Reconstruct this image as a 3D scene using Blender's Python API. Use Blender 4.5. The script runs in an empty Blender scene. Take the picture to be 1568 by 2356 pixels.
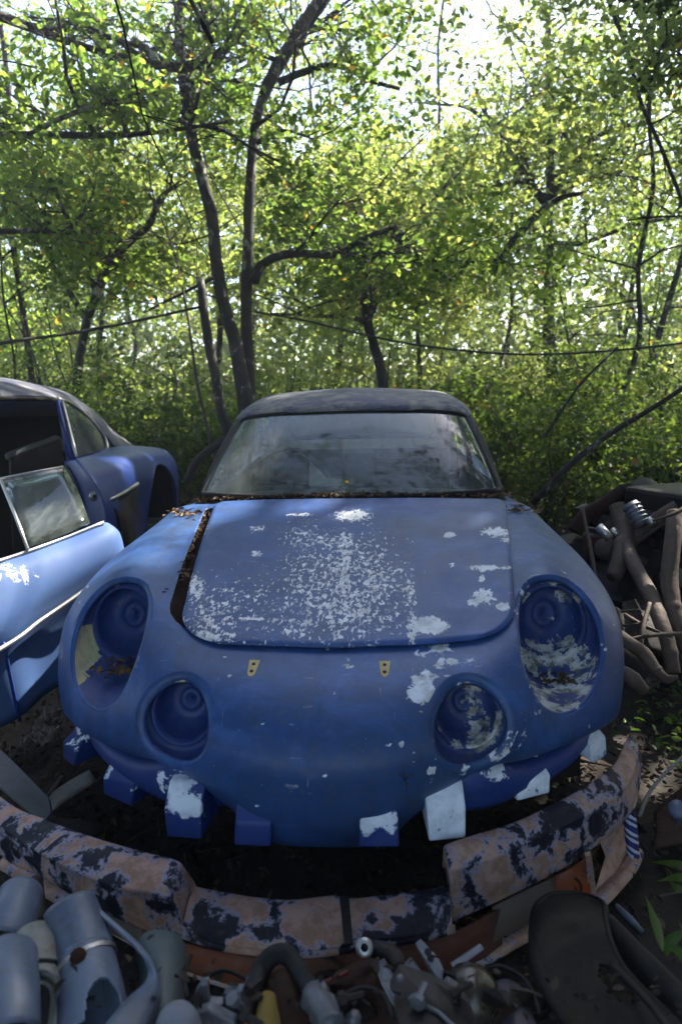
import bpy, bmesh, math, random
import numpy as np
from mathutils import Vector, Matrix
R = math.radians
rng = np.random.default_rng(11)
random.seed(5)
SC = bpy.context.scene
COL = SC.collection

# ------------------------------------------------------------------ camera
FPX = 683.0
CAM = Vector((.117, -1.29, 1.17)); PIT, YAW = .168, .062
FW = Vector((-math.sin(YAW)*math.cos(PIT), math.cos(YAW)*math.cos(PIT), -math.sin(PIT)))
RT = Vector((math.cos(YAW), math.sin(YAW), 0)); UP = RT.cross(FW)
cd = bpy.data.cameras.new('camera'); cam = bpy.data.objects.new('camera', cd); COL.objects.link(cam)
mw = Matrix((RT, UP, -FW)).transposed().to_4x4(); mw.translation = CAM; cam.matrix_world = mw
cd.sensor_fit = 'VERTICAL'; cd.sensor_height = 36; cd.sensor_width = 24; cd.lens = FPX/1024*36
cd.clip_start = .02; cd.clip_end = 400
cd.dof.use_dof = True; cd.dof.focus_distance = 2.1; cd.dof.aperture_fstop = 3.5
SC.camera = cam

# ------------------------------------------------------------------ light
SUN_EL, SUN_AZ = R(46), R(44)      # azimuth from +Y towards +X
SDIR = Vector((math.sin(SUN_AZ)*math.cos(SUN_EL), math.cos(SUN_AZ)*math.cos(SUN_EL), math.sin(SUN_EL)))
w = bpy.data.worlds.new('World'); SC.world = w; w.use_nodes = True
nt = w.node_tree; nt.nodes.clear()
sky = nt.nodes.new('ShaderNodeTexSky'); sky.sky_type = 'NISHITA'; sky.sun_disc = False
sky.sun_elevation = SUN_EL; sky.sun_rotation = SUN_AZ; sky.dust_density = 1.6; sky.ozone_density = .6
bg = nt.nodes.new('ShaderNodeBackground'); bg.inputs[1].default_value = .135
out = nt.nodes.new('ShaderNodeOutputWorld')
nt.links.new(sky.outputs[0], bg.inputs[0]); nt.links.new(bg.outputs[0], out.inputs[0])
sl = bpy.data.lights.new('sun', 'SUN'); sl.energy = 5.0; sl.angle = R(.5); sl.color = (1, .94, .82)
so = bpy.data.objects.new('sun', sl); COL.objects.link(so)
so.rotation_euler = SDIR.to_track_quat('Z', 'Y').to_euler(); so.location = (6, 8, 12)
SC.view_settings.view_transform = 'Standard'; SC.view_settings.look = 'None'
SC.view_settings.exposure = 2.15; SC.view_settings.gamma = 1; SC.view_settings.use_curve_mapping = False
SC.render.engine = 'CYCLES'
cy = SC.cycles
cy.use_denoising = True; cy.max_bounces = 7; cy.diffuse_bounces = 4; cy.glossy_bounces = 3
cy.transmission_bounces = 5; cy.transparent_max_bounces = 10; cy.use_adaptive_sampling = False
cy.sample_clamp_indirect = 6

# ------------------------------------------------------------------ pixel helpers (1568-wide view of the photo)
def ray(a, b): return FW + RT*((a*.4343-340.5)/FPX) + UP*((512-b*.4343)/FPX)
def PY(a, b, y): d = ray(a, b); return CAM + d*((y-CAM.y)/d.y)
def PZ(a, b, z): d = ray(a, b); return CAM + d*((z-CAM.z)/d.z)
def PD(a, b, dep): return CAM + ray(a, b)*dep

# ------------------------------------------------------------------ mesh helpers
class MB:
    def __init__(s): s.v = []; s.f = []; s.a = []
    def add(s, vs, fs, w=0.0):
        o = len(s.v); s.v += [tuple(p) for p in vs]; s.f += [tuple(i+o for i in f) for f in fs]
        s.a += (list(w) if hasattr(w, '__len__') else [w]*len(vs)); return s
def mkmesh(name, mb, origin=(0,0,0), smooth=True, mat=None, attr='wear'):
    me = bpy.data.meshes.new(name)
    ox, oy, oz = origin
    me.from_pydata([(p[0]-ox, p[1]-oy, p[2]-oz) for p in mb.v], [], mb.f)
    if mb.a and any(mb.a):
        at = me.attributes.new(attr, 'FLOAT', 'POINT'); at.data.foreach_set('value', np.array(mb.a, dtype=np.float32))
    if smooth: me.polygons.foreach_set('use_smooth', [True]*len(me.polygons))
    if mat: me.materials.append(mat)
    me.update(); return me
def fix_normals(me):
    bm = bmesh.new(); bm.from_mesh(me); bmesh.ops.remove_doubles(bm, verts=bm.verts, dist=1e-5)
    bmesh.ops.recalc_face_normals(bm, faces=bm.faces); bm.to_mesh(me); bm.free()
def link(name, me, parent=None):
    o = bpy.data.objects.new(name, me); COL.objects.link(o)
    if parent: o.parent = parent
    return o
def tag(o, label=None, cat=None, group=None, kind=None):
    if label: o['label'] = label
    if cat: o['category'] = cat
    if group: o['group'] = group
    if kind: o['kind'] = kind
    return o
class Thing:
    def __init__(s, name, label, cat, loc, group=None):
        s.o = bpy.data.objects.new(name, None); COL.objects.link(s.o); s.o.location = loc; s.loc = tuple(loc)
        s.o.empty_display_size = .1; tag(s.o, label, cat, group)
    def part(s, name, mb, mat, parent=None, smooth=True, label=None, bevel=0, solid=0, sharp=None, fix=False, kind=None, seg=2, off=-1):
        me = mkmesh(name, mb, s.loc, smooth, mat)
        if fix: fix_normals(me)
        o = link(name, me, parent or s.o); finish(o, bevel, solid, sharp, seg, off)
        if label: o['label'] = label
        if kind: o['kind'] = kind
        return o
def finish(o, bevel=0, solid=0, sharp=None, seg=2, off=-1):
    if solid:
        m = o.modifiers.new('solid', 'SOLIDIFY'); m.thickness = solid; m.offset = off
    if bevel:
        m = o.modifiers.new('bevel', 'BEVEL'); m.width = bevel; m.segments = seg; m.limit_method = 'ANGLE'; m.angle_limit = R(30)
    if sharp:
        me = o.data
        try: me.set_sharp_from_angle(angle=R(sharp))
        except Exception: pass
def single(name, mb, mat, label, cat, group=None, kind=None, smooth=True, bevel=0, solid=0, fix=False, sharp=None, origin=None):
    if origin is None:
        a = np.array(mb.v); origin = (a[:,0].mean(), a[:,1].mean(), a[:,2].min())
    me = mkmesh(name, mb, origin, smooth, mat)
    if fix: fix_normals(me)
    o = link(name, me); o.location = origin; finish(o, bevel, solid, sharp)
    return tag(o, label, cat, group, kind)

def crspline(P, n):
    """Catmull-Rom through the rows of P (k x d...), n samples per span"""
    P = np.asarray(P, float); k = len(P)
    E = np.concatenate([[2*P[0]-P[1]], P, [2*P[-1]-P[-2]]])
    outp = []
    for i in range(k-1):
        p0, p1, p2, p3 = E[i:i+4]
        for t in np.linspace(0, 1, n, endpoint=False):
            outp.append(.5*((2*p1)+(-p0+p2)*t+(2*p0-5*p1+4*p2-p3)*t*t+(-p0+3*p1-3*p2+p3)*t**3))
    outp.append(P[-1]); return np.array(outp)
def gridmb(G, mb=None, w=0.0, closed=False):
    """G: r x c x 3 array of points -> quads"""
    G = np.asarray(G, float); r, c = G.shape[:2]; mb = mb or MB()
    fs = [(i*c+j, i*c+j+1, (i+1)*c+j+1, (i+1)*c+j) for i in range(r-1) for j in range(c-1)]
    if closed: fs += [(i*c+c-1, i*c, (i+1)*c, (i+1)*c+c-1) for i in range(r-1)]
    return mb.add(G.reshape(-1, 3), fs, w)
def surf(net, nu, nv):
    A = crspline(net, nu); B = crspline(np.swapaxes(A, 0, 1), nv); return np.swapaxes(B, 0, 1)
def tube(pts, rad, n=8, mb=None, spl=0, w=0.0, cap=True, flat=1.0, jit=0):
    mb = mb or MB()
    P = np.array([tuple(p) for p in pts], float)
    rr = np.full(len(P), rad, float) if np.isscalar(rad) else np.array(rad, float)
    if spl:
        Q = crspline(np.column_stack([P, rr]), spl); P, rr = Q[:, :3], Q[:, 3]
    T = np.gradient(P, axis=0); T /= np.linalg.norm(T, axis=1)[:, None]+1e-9
    up = np.array((0, 0, 1.)) if abs(T[0][2]) < .9 else np.array((1., 0, 0))
    vs = []; a = np.cross(T[0], up); a /= np.linalg.norm(a)
    for i in range(len(P)):
        a = a-T[i]*a.dot(T[i]); a /= np.linalg.norm(a)+1e-9; b = np.cross(T[i], a)
        for k in range(n):
            th = 2*math.pi*k/n; q = rr[i]*(1+jit*(random.random()-.5))
            vs.append(P[i]+a*math.cos(th)*q+b*math.sin(th)*q*flat)
    fs = [(i*n+k, i*n+(k+1) % n, (i+1)*n+(k+1) % n, (i+1)*n+k) for i in range(len(P)-1) for k in range(n)]
    if cap: fs += [tuple(range(n))[::-1], tuple((len(P)-1)*n+k for k in range(n))]
    return mb.add(vs, fs, w)
def box(c, s, mb=None, rot=None, w=0.0):
    mb = mb or MB(); hx, hy, hz = s[0]/2, s[1]/2, s[2]/2
    vs = [Vector((x*hx, y*hy, z*hz)) for x in (-1, 1) for y in (-1, 1) for z in (-1, 1)]
    if rot: vs = [rot @ v for v in vs]
    c = Vector(c)
    return mb.add([v+c for v in vs], [(0,1,3,2),(4,6,7,5),(0,4,5,1),(2,3,7,6),(0,2,6,4),(1,5,7,3)], w)
def slab(poly, off, mb=None, w=0.0):
    """closed prism: polygon (3D points) extruded by vector off"""
    mb = mb or MB(); n = len(poly); off = Vector(off)
    vs = [Vector(p) for p in poly]+[Vector(p)+off for p in poly]
    fs = [tuple(range(n))[::-1], tuple(range(n, 2*n))]+[(i, (i+1) % n, n+(i+1) % n, n+i) for i in range(n)]
    return mb.add(vs, fs, w)
def lathe(prof, n, org, axis, mb=None, w=0.0):
    mb = mb or MB(); axis = Vector(axis).normalized()
    a = axis.orthogonal().normalized(); b = axis.cross(a)
    vs = [Vector(org)+axis*h+(a*math.cos(2*math.pi*k/n)+b*math.sin(2*math.pi*k/n))*r for r, h in prof for k in range(n)]
    fs = [(i*n+k, i*n+(k+1) % n, (i+1)*n+(k+1) % n, (i+1)*n+k) for i in range(len(prof)-1) for k in range(n)]
    return mb.add(vs, fs, w)
def cut_hole(me, inside_poly, ax):
    """cut a convex polygon hole (2D points in axes ax) out of a mesh; returns nothing, edits mesh"""
    bm = bmesh.new(); bm.from_mesh(me)
    P = inside_poly; n = len(P); cx = sum(p[0] for p in P)/n; cy_ = sum(p[1] for p in P)/n
    planes = []
    for i in range(n):
        a, b = P[i], P[(i+1) % n]; nx, ny = b[1]-a[1], -(b[0]-a[0]); l = math.hypot(nx, ny); nx /= l; ny /= l
        if (cx-a[0])*nx+(cy_-a[1])*ny > 0: nx, ny = -nx, -ny
        co = [0, 0, 0]; no = [0, 0, 0]; co[ax[0]], co[ax[1]] = a; no[ax[0]], no[ax[1]] = nx, ny
        planes.append((Vector(co), Vector(no)))
    def inside(f, ps, e=1e-6):
        c = f.calc_center_median(); return all((c-co).dot(no) < e for co, no in ps)
    rad = max(math.hypot(p[0]-cx, p[1]-cy_) for p in P)
    near = [f for f in bm.faces if math.hypot(f.calc_center_median()[ax[0]]-cx, f.calc_center_median()[ax[1]]-cy_) < rad*1.1+.05]
    for k, (co, no) in enumerate(planes):
        fs = [f for f in near if f.is_valid]
        g = set(fs)
        for f in fs: g.update(f.edges); g.update(f.verts)
        r = bmesh.ops.bisect_plane(bm, geom=list(g), dist=1e-6, plane_co=co, plane_no=no)
        near = [x for x in r['geom'] if isinstance(x, bmesh.types.BMFace) and x.is_valid and (x.calc_center_median()-co).dot(no) < 1e-6]
    dead = [f for f in near if f.is_valid and inside(f, planes)]
    bmesh.ops.delete(bm, geom=dead, context='FACES')
    bm.to_mesh(me); bm.free()
def sample_y(G, x, z):
    """y of the front surface (grid G) at x,z: nearest in xz among frontmost points"""
    Q = G.reshape(-1, 3); d = (Q[:, 0]-x)**2+(Q[:, 2]-z)**2; i = np.argsort(d)[:4]; wt = 1/(d[i]+1e-8)
    return float((Q[i, 1]*wt).sum()/wt.sum())

# ------------------------------------------------------------------ materials
def newmat(name):
    m = bpy.data.materials.new(name); m.use_nodes = True; n = m.node_tree; n.nodes.clear()
    o = n.nodes.new('ShaderNodeOutputMaterial'); b = n.nodes.new('ShaderNodeBsdfPrincipled'); n.links.new(b.outputs[0], o.inputs[0])
    return m, n, b, o
def N(n, t, **k):
    x = n.nodes.new('ShaderNode'+t)
    for a, b in k.items(): setattr(x, a, b)
    return x
def noise(n, vec, scale, detail=5, rough=.6, dist=0, stretch=None):
    if stretch:
        mp = N(n, 'Mapping'); mp.inputs['Scale'].default_value = stretch; n.links.new(vec, mp.inputs[0]); vec = mp.outputs[0]
    x = N(n, 'TexNoise'); x.inputs['Scale'].default_value = scale; x.inputs['Detail'].default_value = detail
    x.inputs['Roughness'].default_value = rough; x.inputs['Distortion'].default_value = dist
    n.links.new(vec, x.inputs['Vector']); return x.outputs['Fac']
def ramp(n, fac, lo, hi):
    x = N(n, 'MapRange'); x.inputs['From Min'].default_value = lo; x.inputs['From Max'].default_value = hi
    x.interpolation_type = 'SMOOTHSTEP'; n.links.new(fac, x.inputs['Value']); return x.outputs[0]
def mth(n, op, a, b):
    x = N(n, 'Math', operation=op)
    for i, q in enumerate((a, b)):
        if isinstance(q, (int, float)): x.inputs[i].default_value = q
        else: n.links.new(q, x.inputs[i])
    return x.outputs[0]
def mixc(n, fac, a, b, blend='MIX'):
    x = N(n, 'Mix', data_type='RGBA', blend_type=blend)
    for i, q in ((0, fac), (6, a), (7, b)):
        if isinstance(q, (int, float)): x.inputs[i].default_value = q
        elif isinstance(q, tuple): x.inputs[i].default_value = (*q, 1)
        else: n.links.new(q, x.inputs[i])
    return x.outputs[2]
def weathered(name, base, base2=None, under=None, under2=None, T=.66, wscale=14, wdetail=8, K=1.0, soft=.02,
              dirt=None, dirtT=(.45, .75), dscale=4, rough=.5, metal=0, bump=.15, bscale=60, vscale=3, under_rough=.8,
              stretch=None, streak=0, sheen=0, edgec=None, urough=None, grime=0, chalk=0, scratch=0, spec=.5):
    m, n, b, o = newmat(name); tc = N(n, 'TexCoord').outputs['Object']; L = n.links.new
    base2 = base2 or tuple(c*.75 for c in base)
    col = mixc(n, ramp(n, noise(n, tc, vscale, 6, .65), .35, .65), base, base2)
    if grime:
        g = noise(n, tc, 55, 6, .7); col = mixc(n, mth(n, 'MULTIPLY', ramp(n, g, .48, .72), grime), col, tuple(min(g_, sum(base)/3*1.5+.012) for g_ in (.10, .09, .075)))
    if streak:
        s = noise(n, tc, 9, 5, .6, stretch=(6, 6, .5)); col = mixc(n, mth(n, 'MULTIPLY', ramp(n, s, .5, .75), streak), col, dirt or (.1, .08, .06))
    if dirt:
        col = mixc(n, ramp(n, noise(n, tc, dscale, 8, .65), *dirtT), col, dirt)
    b.inputs['Specular IOR Level'].default_value = spec
    if scratch:
        for st, th in (((1, 14, 3), .70), ((16, 1.2, 2), .715), ((3, 2, 18), .72)):
            s = noise(n, tc, 7, 6, .62, stretch=st); col = mixc(n, mth(n, 'MULTIPLY', ramp(n, s, th-.03, th+.03), scratch), col, (.30, .33, .38))
        s = noise(n, tc, 140, 3, .6); col = mixc(n, mth(n, 'MULTIPLY', ramp(n, s, .70, .76), scratch), col, (.34, .36, .36))
        s = noise(n, tc, 6, 8, .72, .6); col = mixc(n, mth(n, 'MULTIPLY', ramp(n, s, .42, .75), scratch*.8), col, tuple(min(1, c*2.1+.02) for c in base))
        s = noise(n, tc, 3.1, 7, .7, stretch=(2.5, .7, 1)); col = mixc(n, mth(n, 'MULTIPLY', ramp(n, s, .50, .78), scratch*.9), col, (.028, .028, .035))
    if chalk:
        at0 = N(n, 'Attribute', attribute_name='wear').outputs['Fac']; s = noise(n, tc, 30, 8, .75)
        col = mixc(n, mth(n, 'MULTIPLY', mth(n, 'MULTIPLY', at0, ramp(n, s, .3, .7)), chalk), col, (.17, .19, .23))
    mask = None
    if under:
        at = N(n, 'Attribute', attribute_name='wear').outputs['Fac']
        wn = noise(n, tc, wscale, wdetail, .68, .3, stretch=stretch)
        val = mth(n, 'ADD', wn, mth(n, 'MULTIPLY', at, K))
        mask = ramp(n, val, T-soft, T+soft)
        if edgec:
            col = mixc(n, mth(n, 'MULTIPLY', ramp(n, val, T-soft-.05, T-soft), .8), col, edgec)
        uc = mixc(n, ramp(n, noise(n, tc, 25, 6, .7), .4, .62), under, under2 or tuple(c*.7 for c in under))
        col = mixc(n, mask, col, uc)
    L(col, b.inputs['Base Color'])
    rn = noise(n, tc, 18, 5, .6); r = N(n, 'MapRange'); L(rn, r.inputs[0]); r.inputs[3].default_value = rough-.12; r.inputs[4].default_value = rough+.16
    rv = r.outputs[0]
    if mask is not None:
        x = N(n, 'Mix'); L(mask, x.inputs[0]); L(rv, x.inputs[2]); x.inputs[3].default_value = under_rough; rv = x.outputs[0]
    L(rv, b.inputs['Roughness']); b.inputs['Metallic'].default_value = metal
    bn = noise(n, tc, bscale, 5, .65)
    if mask is not None: bn = mth(n, 'ADD', mth(n, 'MULTIPLY', bn, .5), mth(n, 'MULTIPLY', mask, -.5))
    bp = N(n, 'Bump'); bp.inputs['Strength'].default_value = bump; bp.inputs['Distance'].default_value = .01
    L(bn, bp.inputs['Height']); L(bp.outputs[0], b.inputs['Normal'])
    if sheen: b.inputs['Coat Weight'].default_value = sheen; b.inputs['Coat Roughness'].default_value = .25
    return m
def leafmat(name, dark, mid, bright, odd, trans=.5, tcol=1.6, rough=.5):
    m, n, b, o = newmat(name); L = n.links.new
    at = N(n, 'Attribute', attribute_name='wear').outputs['Fac']
    cr = N(n, 'ValToRGB'); e = cr.color_ramp.elements
    e[0].position = 0; e[0].color = (*dark, 1); e[1].position = .45; e[1].color = (*mid, 1)
    x = e.new(.85); x.color = (*bright, 1); x = e.new(.975); x.color = (*bright, 1); x = e.new(1.0); x.color = (*odd, 1)
    L(at, cr.inputs[0])
    b.inputs['Roughness'].default_value = rough; L(cr.outputs[0], b.inputs['Base Color'])
    b.inputs['Specular IOR Level'].default_value = .35
    tr = N(n, 'BsdfTranslucent'); mul = mixc(n, 1.0, cr.outputs[0], (tcol*.98, tcol, tcol*.62), 'MULTIPLY'); L(mul, tr.inputs[0])
    mx = N(n, 'MixShader'); mx.inputs[0].default_value = trans; L(b.outputs[0], mx.inputs[1]); L(tr.outputs[0], mx.inputs[2]); L(mx.outputs[0], o.inputs[0])
    return m
BLUE = (.016, .058, .195); BLUE2 = (.026, .068, .18)
mBody = weathered('blue_paint', BLUE, BLUE2, under=(.72, .77, .86), under2=(.42, .43, .42), T=.80, K=.6, wscale=22, rough=.42, bump=.08, bscale=90,
                  dirt=(.10, .10, .16), dirtT=(.62, .95), dscale=3, grime=.4, vscale=2.2, scratch=.85, spec=.35)
mHood = weathered('hood_paint', (.014, .055, .21), (.023, .066, .19), under=(.78, .80, .84), under2=(.52, .53, .55), T=.745, K=.62, wscale=88, wdetail=10, soft=.012, stretch=(1, .5, 1),
                  rough=.42, bump=.12, dirt=(.075, .075, .09), dirtT=(.45, .9), dscale=2.6, grime=.45, chalk=.9, scratch=.6, spec=.35)
mBucket = weathered('bucket_paint', (.012, .036, .16), (.018, .045, .19), under=(.50, .46, .26), under2=(.34, .32, .22), T=.74, K=.5, wscale=11, rough=.55, bump=.15, grime=.5)
mBucketR = weathered('chipped_bucket_paint', (.011, .032, .14), (.015, .038, .16), under=(.50, .52, .50), under2=(.10, .10, .08), T=.70, K=.5, wscale=20, rough=.55, bump=.3, grime=.6, scratch=.5)
mTab = weathered('tab_paint', (.014, .045, .22), None, under=(.80, .86, .95), under2=(.62, .68, .76), T=.70, K=.6, wscale=14, rough=.5, grime=.3)
mLCar = weathered('blue_paint_aged', (.011, .036, .19), (.015, .042, .17), under=(.62, .64, .66), T=.80, K=.6, wscale=20, rough=.33, bump=.05, grime=.15, scratch=.35, dirt=(.04, .045, .09), dirtT=(.6, .95))
mDoor = weathered('sunlit_door_paint', (.055, .115, .29), (.075, .13, .28), spec=.3, under=(.7, .72, .72), T=.72, K=.6, wscale=30, rough=.6, bump=.05, grime=.15)  # lighter blue than the car body, sunlight put into the colour
mRoof = weathered('patchy_roof', (.05, .055, .085), (.03, .042, .10), under=(.3, .28, .24), T=.60, K=.5, wscale=6, soft=.12, rough=.55, bump=.25, grime=.8, scratch=.3)
mRust = weathered('rust', (.04, .018, .011), (.02, .010, .008), spec=.2, dirt=(.02, .015, .012), rough=.85, bump=.5, bscale=40)
mRustPipe = weathered('rusty_pipe', (.12, .08, .058), (.055, .035, .026), dirt=(.05, .03, .022), rough=.75, bump=.5, bscale=40, dscale=8, grime=.6)
mBlack = weathered('dark_rubber', (.007, .007, .008), (.012, .012, .012), spec=.3, rough=.6, bump=.3, grime=.3)
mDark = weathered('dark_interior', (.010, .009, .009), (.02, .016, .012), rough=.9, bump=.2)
mTrim = weathered('dusty_trim', (.10, .11, .10), (.06, .065, .065), rough=.8, bump=.2, grime=.4)
mChrome = weathered('dull_chrome', (.55, .55, .53), (.35, .34, .32), rough=.35, metal=.8, bump=.1, grime=.4)
mCream = weathered('cream_primer', (.50, .45, .26), (.42, .40, .30), dirt=(.2, .17, .1), rough=.7, bump=.15)
mBumper = weathered('peeling_bumper_paint', (.007, .008, .019), (.011, .012, .026), under=(.41, .275, .225), under2=(.27, .165, .125), T=.528, K=.5, wscale=13, wdetail=9, soft=.012,
                    rough=.5, under_rough=.75, bump=.35, grime=.4, streak=.3, edgec=(.34, .34, .46), spec=.25)
mOrange = weathered('orange_sticker', (.33, .075, .012), (.22, .045, .01), rough=.6, bump=.1, grime=.5, dirt=(.04, .02, .015), dirtT=(.45, .8))
mOrangeDark = weathered('grubby_orange', (.15, .038, .012), (.08, .02, .01), rough=.7, bump=.2, grime=.6, dirt=(.03, .02, .015), dirtT=(.4, .75))
mInkHole = weathered('ink_and_hole_black', (.012, .01, .012), rough=.6, bump=.05)  # black print, also painted in as the dark inside of holes
mPanelBr = weathered('bare_plate', (.12, .095, .085), (.09, .07, .06), rough=.7, bump=.2, grime=.5)
mGrey = weathered('grey_plastic', (.12, .16, .235), (.06, .08, .13), rough=.42, spec=.5, scratch=.3, bump=.15, grime=.5, bscale=30, dirt=(.03, .03, .032), dirtT=(.48, .8), dscale=7)
mGrey2 = weathered('beige_plastic', (.22, .225, .21), (.14, .14, .13), rough=.5, bump=.12, grime=.5, streak=.5, dirt=(.1, .09, .08), dirtT=(.6, .9))
mGreen = weathered('grey_green_paint', (.07, .10, .105), (.045, .065, .07), rough=.5, bump=.1, grime=.3, dirt=(.07, .08, .07), dirtT=(.55, .9))
mAlu = weathered('cast_alloy', (.17, .18, .21), (.10, .105, .12), rough=.45, metal=.5, bump=.4, grime=.5)
mPart = weathered('oily_steel', (.014, .013, .014), (.03, .02, .016), rough=.5, metal=.2, spec=.3, scratch=.12, bump=.35, dirt=(.012, .01, .01))
mBrown = weathered('brown_panel', (.018, .010, .008), (.011, .008, .008), rough=.6, bump=.2, grime=.3)
mLiner = weathered('black_liner', (.006, .006, .008), (.016, .010, .008), rough=.6, bump=.25, bscale=25, grime=.6, spec=.2, dirt=(.014, .010, .008), dirtT=(.58, .95), dscale=9)
mFoam = weathered('yellow_foam', (.24, .17, .04), (.25, .16, .04), rough=.95, bump=.6)
mWood = weathered('grey_board', (.13, .14, .15), (.09, .10, .11), rough=.8, bump=.3, grime=.5)
mBark = weathered('bark', (.034, .027, .022), (.014, .011, .009), under=(.36, .34, .30), under2=(.22, .21, .17), T=.60, K=.5, wscale=7, soft=.05, rough=.9, bump=1.0, bscale=16, stretch=(1, 1, .6))
mTwig = weathered('twig_bark', (.07, .055, .042), (.04, .03, .022), rough=.9, bump=.3)
mWire = weathered('cable', (.02, .018, .016), rough=.6, bump=.1)
mWhite = weathered('white_lump', (.18, .20, .25), (.12, .14, .17), rough=.6, bump=.3, grime=.3)
mLeaf = leafmat('oak_leaf', (.030, .052, .014), (.060, .095, .022), (.12, .155, .034), (.22, .12, .02), .62, 3.5)
mLeafF = leafmat('far_leaf', (.048, .066, .026), (.10, .125, .042), (.17, .185, .065), (.20, .14, .03), .62, 3.5)
mFar = leafmat('far_wood_leaf', (.04, .06, .024), (.075, .10, .038), (.13, .15, .055), (.14, .14, .05), .5, 2.8)
mShade = leafmat('shade_leaf', (.020, .032, .010), (.040, .058, .018), (.07, .085, .03), (.12, .08, .03), .28, 1.5)  # dark leaf for the added shading trees, passes little green light
mBush = leafmat('bush_leaf', (.026, .045, .012), (.055, .085, .018), (.11, .135, .03), (.12, .07, .02), .55, 3.0)
mDead = leafmat('dead_leaf', (.035, .020, .012), (.085, .045, .022), (.20, .12, .06), (.32, .26, .16), .15, 1.0, .8)
mSoilLeaf = leafmat('trodden_leaf', (.012, .009, .007), (.028, .019, .013), (.06, .042, .03), (.14, .11, .08), .1, 1.0, .9)
mGrass = leafmat('herb_leaf', (.03, .06, .012), (.06, .11, .02), (.12, .18, .03), (.2, .16, .05), .4, 1.6)
# ================================================================== ground (sheet to the horizon, rising behind into the wood)
gx = np.concatenate([-np.geomspace(1, 160, 26)[::-1]*1.0, np.linspace(-.95, .95, 24), np.geomspace(1, 160, 26)])
gxs = np.sort(np.unique(np.concatenate([np.linspace(-6, 6, 90), gx])))
gys = np.sort(np.unique(np.concatenate([np.linspace(-2.5, 9, 100), gx*1.0+3, np.array([-150, -60, -20, -8])])))
XX, YY = np.meshgrid(gxs, gys)
ZZ = .035*np.sin(XX*2.3+1)*np.cos(YY*1.9)+.02*np.sin(XX*6.1+YY*4.7)+.012*np.sin(XX*11-YY*9)-.03
near = np.exp(-((XX)**2/1.5+(YY-.3)**2/1.6)); ZZ = ZZ*(1-.6*near)-.02*near
ZZ += np.clip((YY-5.5)*.045, 0, 3.0)+np.clip((np.abs(XX)-4)*.03, 0, 2)
ground = single('ground', gridmb(np.dstack([XX, YY, ZZ])), weathered('soil', (.030, .021, .015), (.017, .013, .010), dirt=(.055, .04, .028), dirtT=(.45, .8), dscale=7, rough=.95, bump=1.0, bscale=35),
                None, None, kind='structure', origin=(0, 0, 0))
def gz(x, y):
    z = .035*math.sin(x*2.3+1)*math.cos(y*1.9)+.02*math.sin(x*6.1+y*4.7)+.012*math.sin(x*11-y*9)-.03
    nr = math.exp(-(x*x/1.5+(y-.3)**2/1.6)); z = z*(1-.6*nr)-.02*nr
    return z+min(max((y-5.5)*.045, 0), 3)+min(max((abs(x)-4)*.03, 0), 2)

# ================================================================== leaves / litter
def leaf_arrays(C, nrm, size, tint, lobed=True, wid=.6):
    """C n x3 centres, nrm n x3 unit normals -> verts, faces (two quads per leaf, folded on the midrib)"""
    n = len(C); t = rng.normal(size=(n, 3)); t -= nrm*(t*nrm).sum(1)[:, None]; t /= np.linalg.norm(t, axis=1)[:, None]+1e-9
    b = np.cross(nrm, t); s = size[:, None]
    def p(x, y, z): return C+t*s*(y-.5)+b*s*x*wid+nrm*s*z
    V = np.stack([p(0, 0, 0), p(-.5, .38, .12), p(-.33, .78, .10), p(0, 1, -.04), p(.33, .78, .10), p(.5, .38, .12)], 1) if lobed else \
        np.stack([p(0, 0, 0), p(-.5, .5, .06), p(0, 1, 0), p(.5, .5, .06)], 1)
    k = V.shape[1]; base = np.arange(n)[:, None]*k
    F = np.concatenate([base+np.array([0, 1, 2, 3]), base+np.array([3, 4, 5, 0])]) if lobed else base+np.array([0, 1, 2, 3])
    return V.reshape(-1, 3), F, np.repeat(tint, k)
def leaf_mesh(name, V, F, tint, mat, origin):
    me = bpy.data.meshes.new(name); V = V-np.array(origin)
    me.vertices.add(len(V)); me.vertices.foreach_set('co', V.astype(np.float32).ravel())
    me.loops.add(F.size); me.loops.foreach_set('vertex_index', F.astype(np.int32).ravel())
    me.polygons.add(len(F)); me.polygons.foreach_set('loop_start', np.arange(0, F.size, 4, dtype=np.int32))
    at = me.attributes.new('wear', 'FLOAT', 'POINT'); at.data.foreach_set('value', tint.astype(np.float32))
    me.materials.append(mat); me.update(calc_edges=True); return me
SD = np.array(SDIR)
# gaps in the canopy through which sun reaches things: (point, radius)
BEAMS = []
def in_beam(Pts):
    m = np.zeros(len(Pts), bool)
    for T, r in BEAMS:
        d = Pts-np.array(T); s = d@SD; q = d-s[:, None]*SD; m |= (s > 0)&((q**2).sum(1) < r*r)
    return m
def litter(name, pts, size, mat, label=None, cat=None, kind='stuff', parent=None, flatn=.8, origin=None, tl=(0, 1), lobed=True):
    P = np.array(pts, float); n = len(P); nr = rng.normal(size=(n, 3))*(1-flatn); nr[:, 2] += flatn; nr /= np.linalg.norm(nr, axis=1)[:, None]
    V, F, t = leaf_arrays(P, nr, size*rng.uniform(.6, 1.3, n), rng.uniform(*tl, n), lobed, .55)
    o_ = origin if origin is not None else P.mean(0)
    me = leaf_mesh(name, V, F, t, mat, o_); o = link(name, me, parent)
    if parent is None: o.location = o_
    return tag(o, label, cat, kind=kind)

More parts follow.
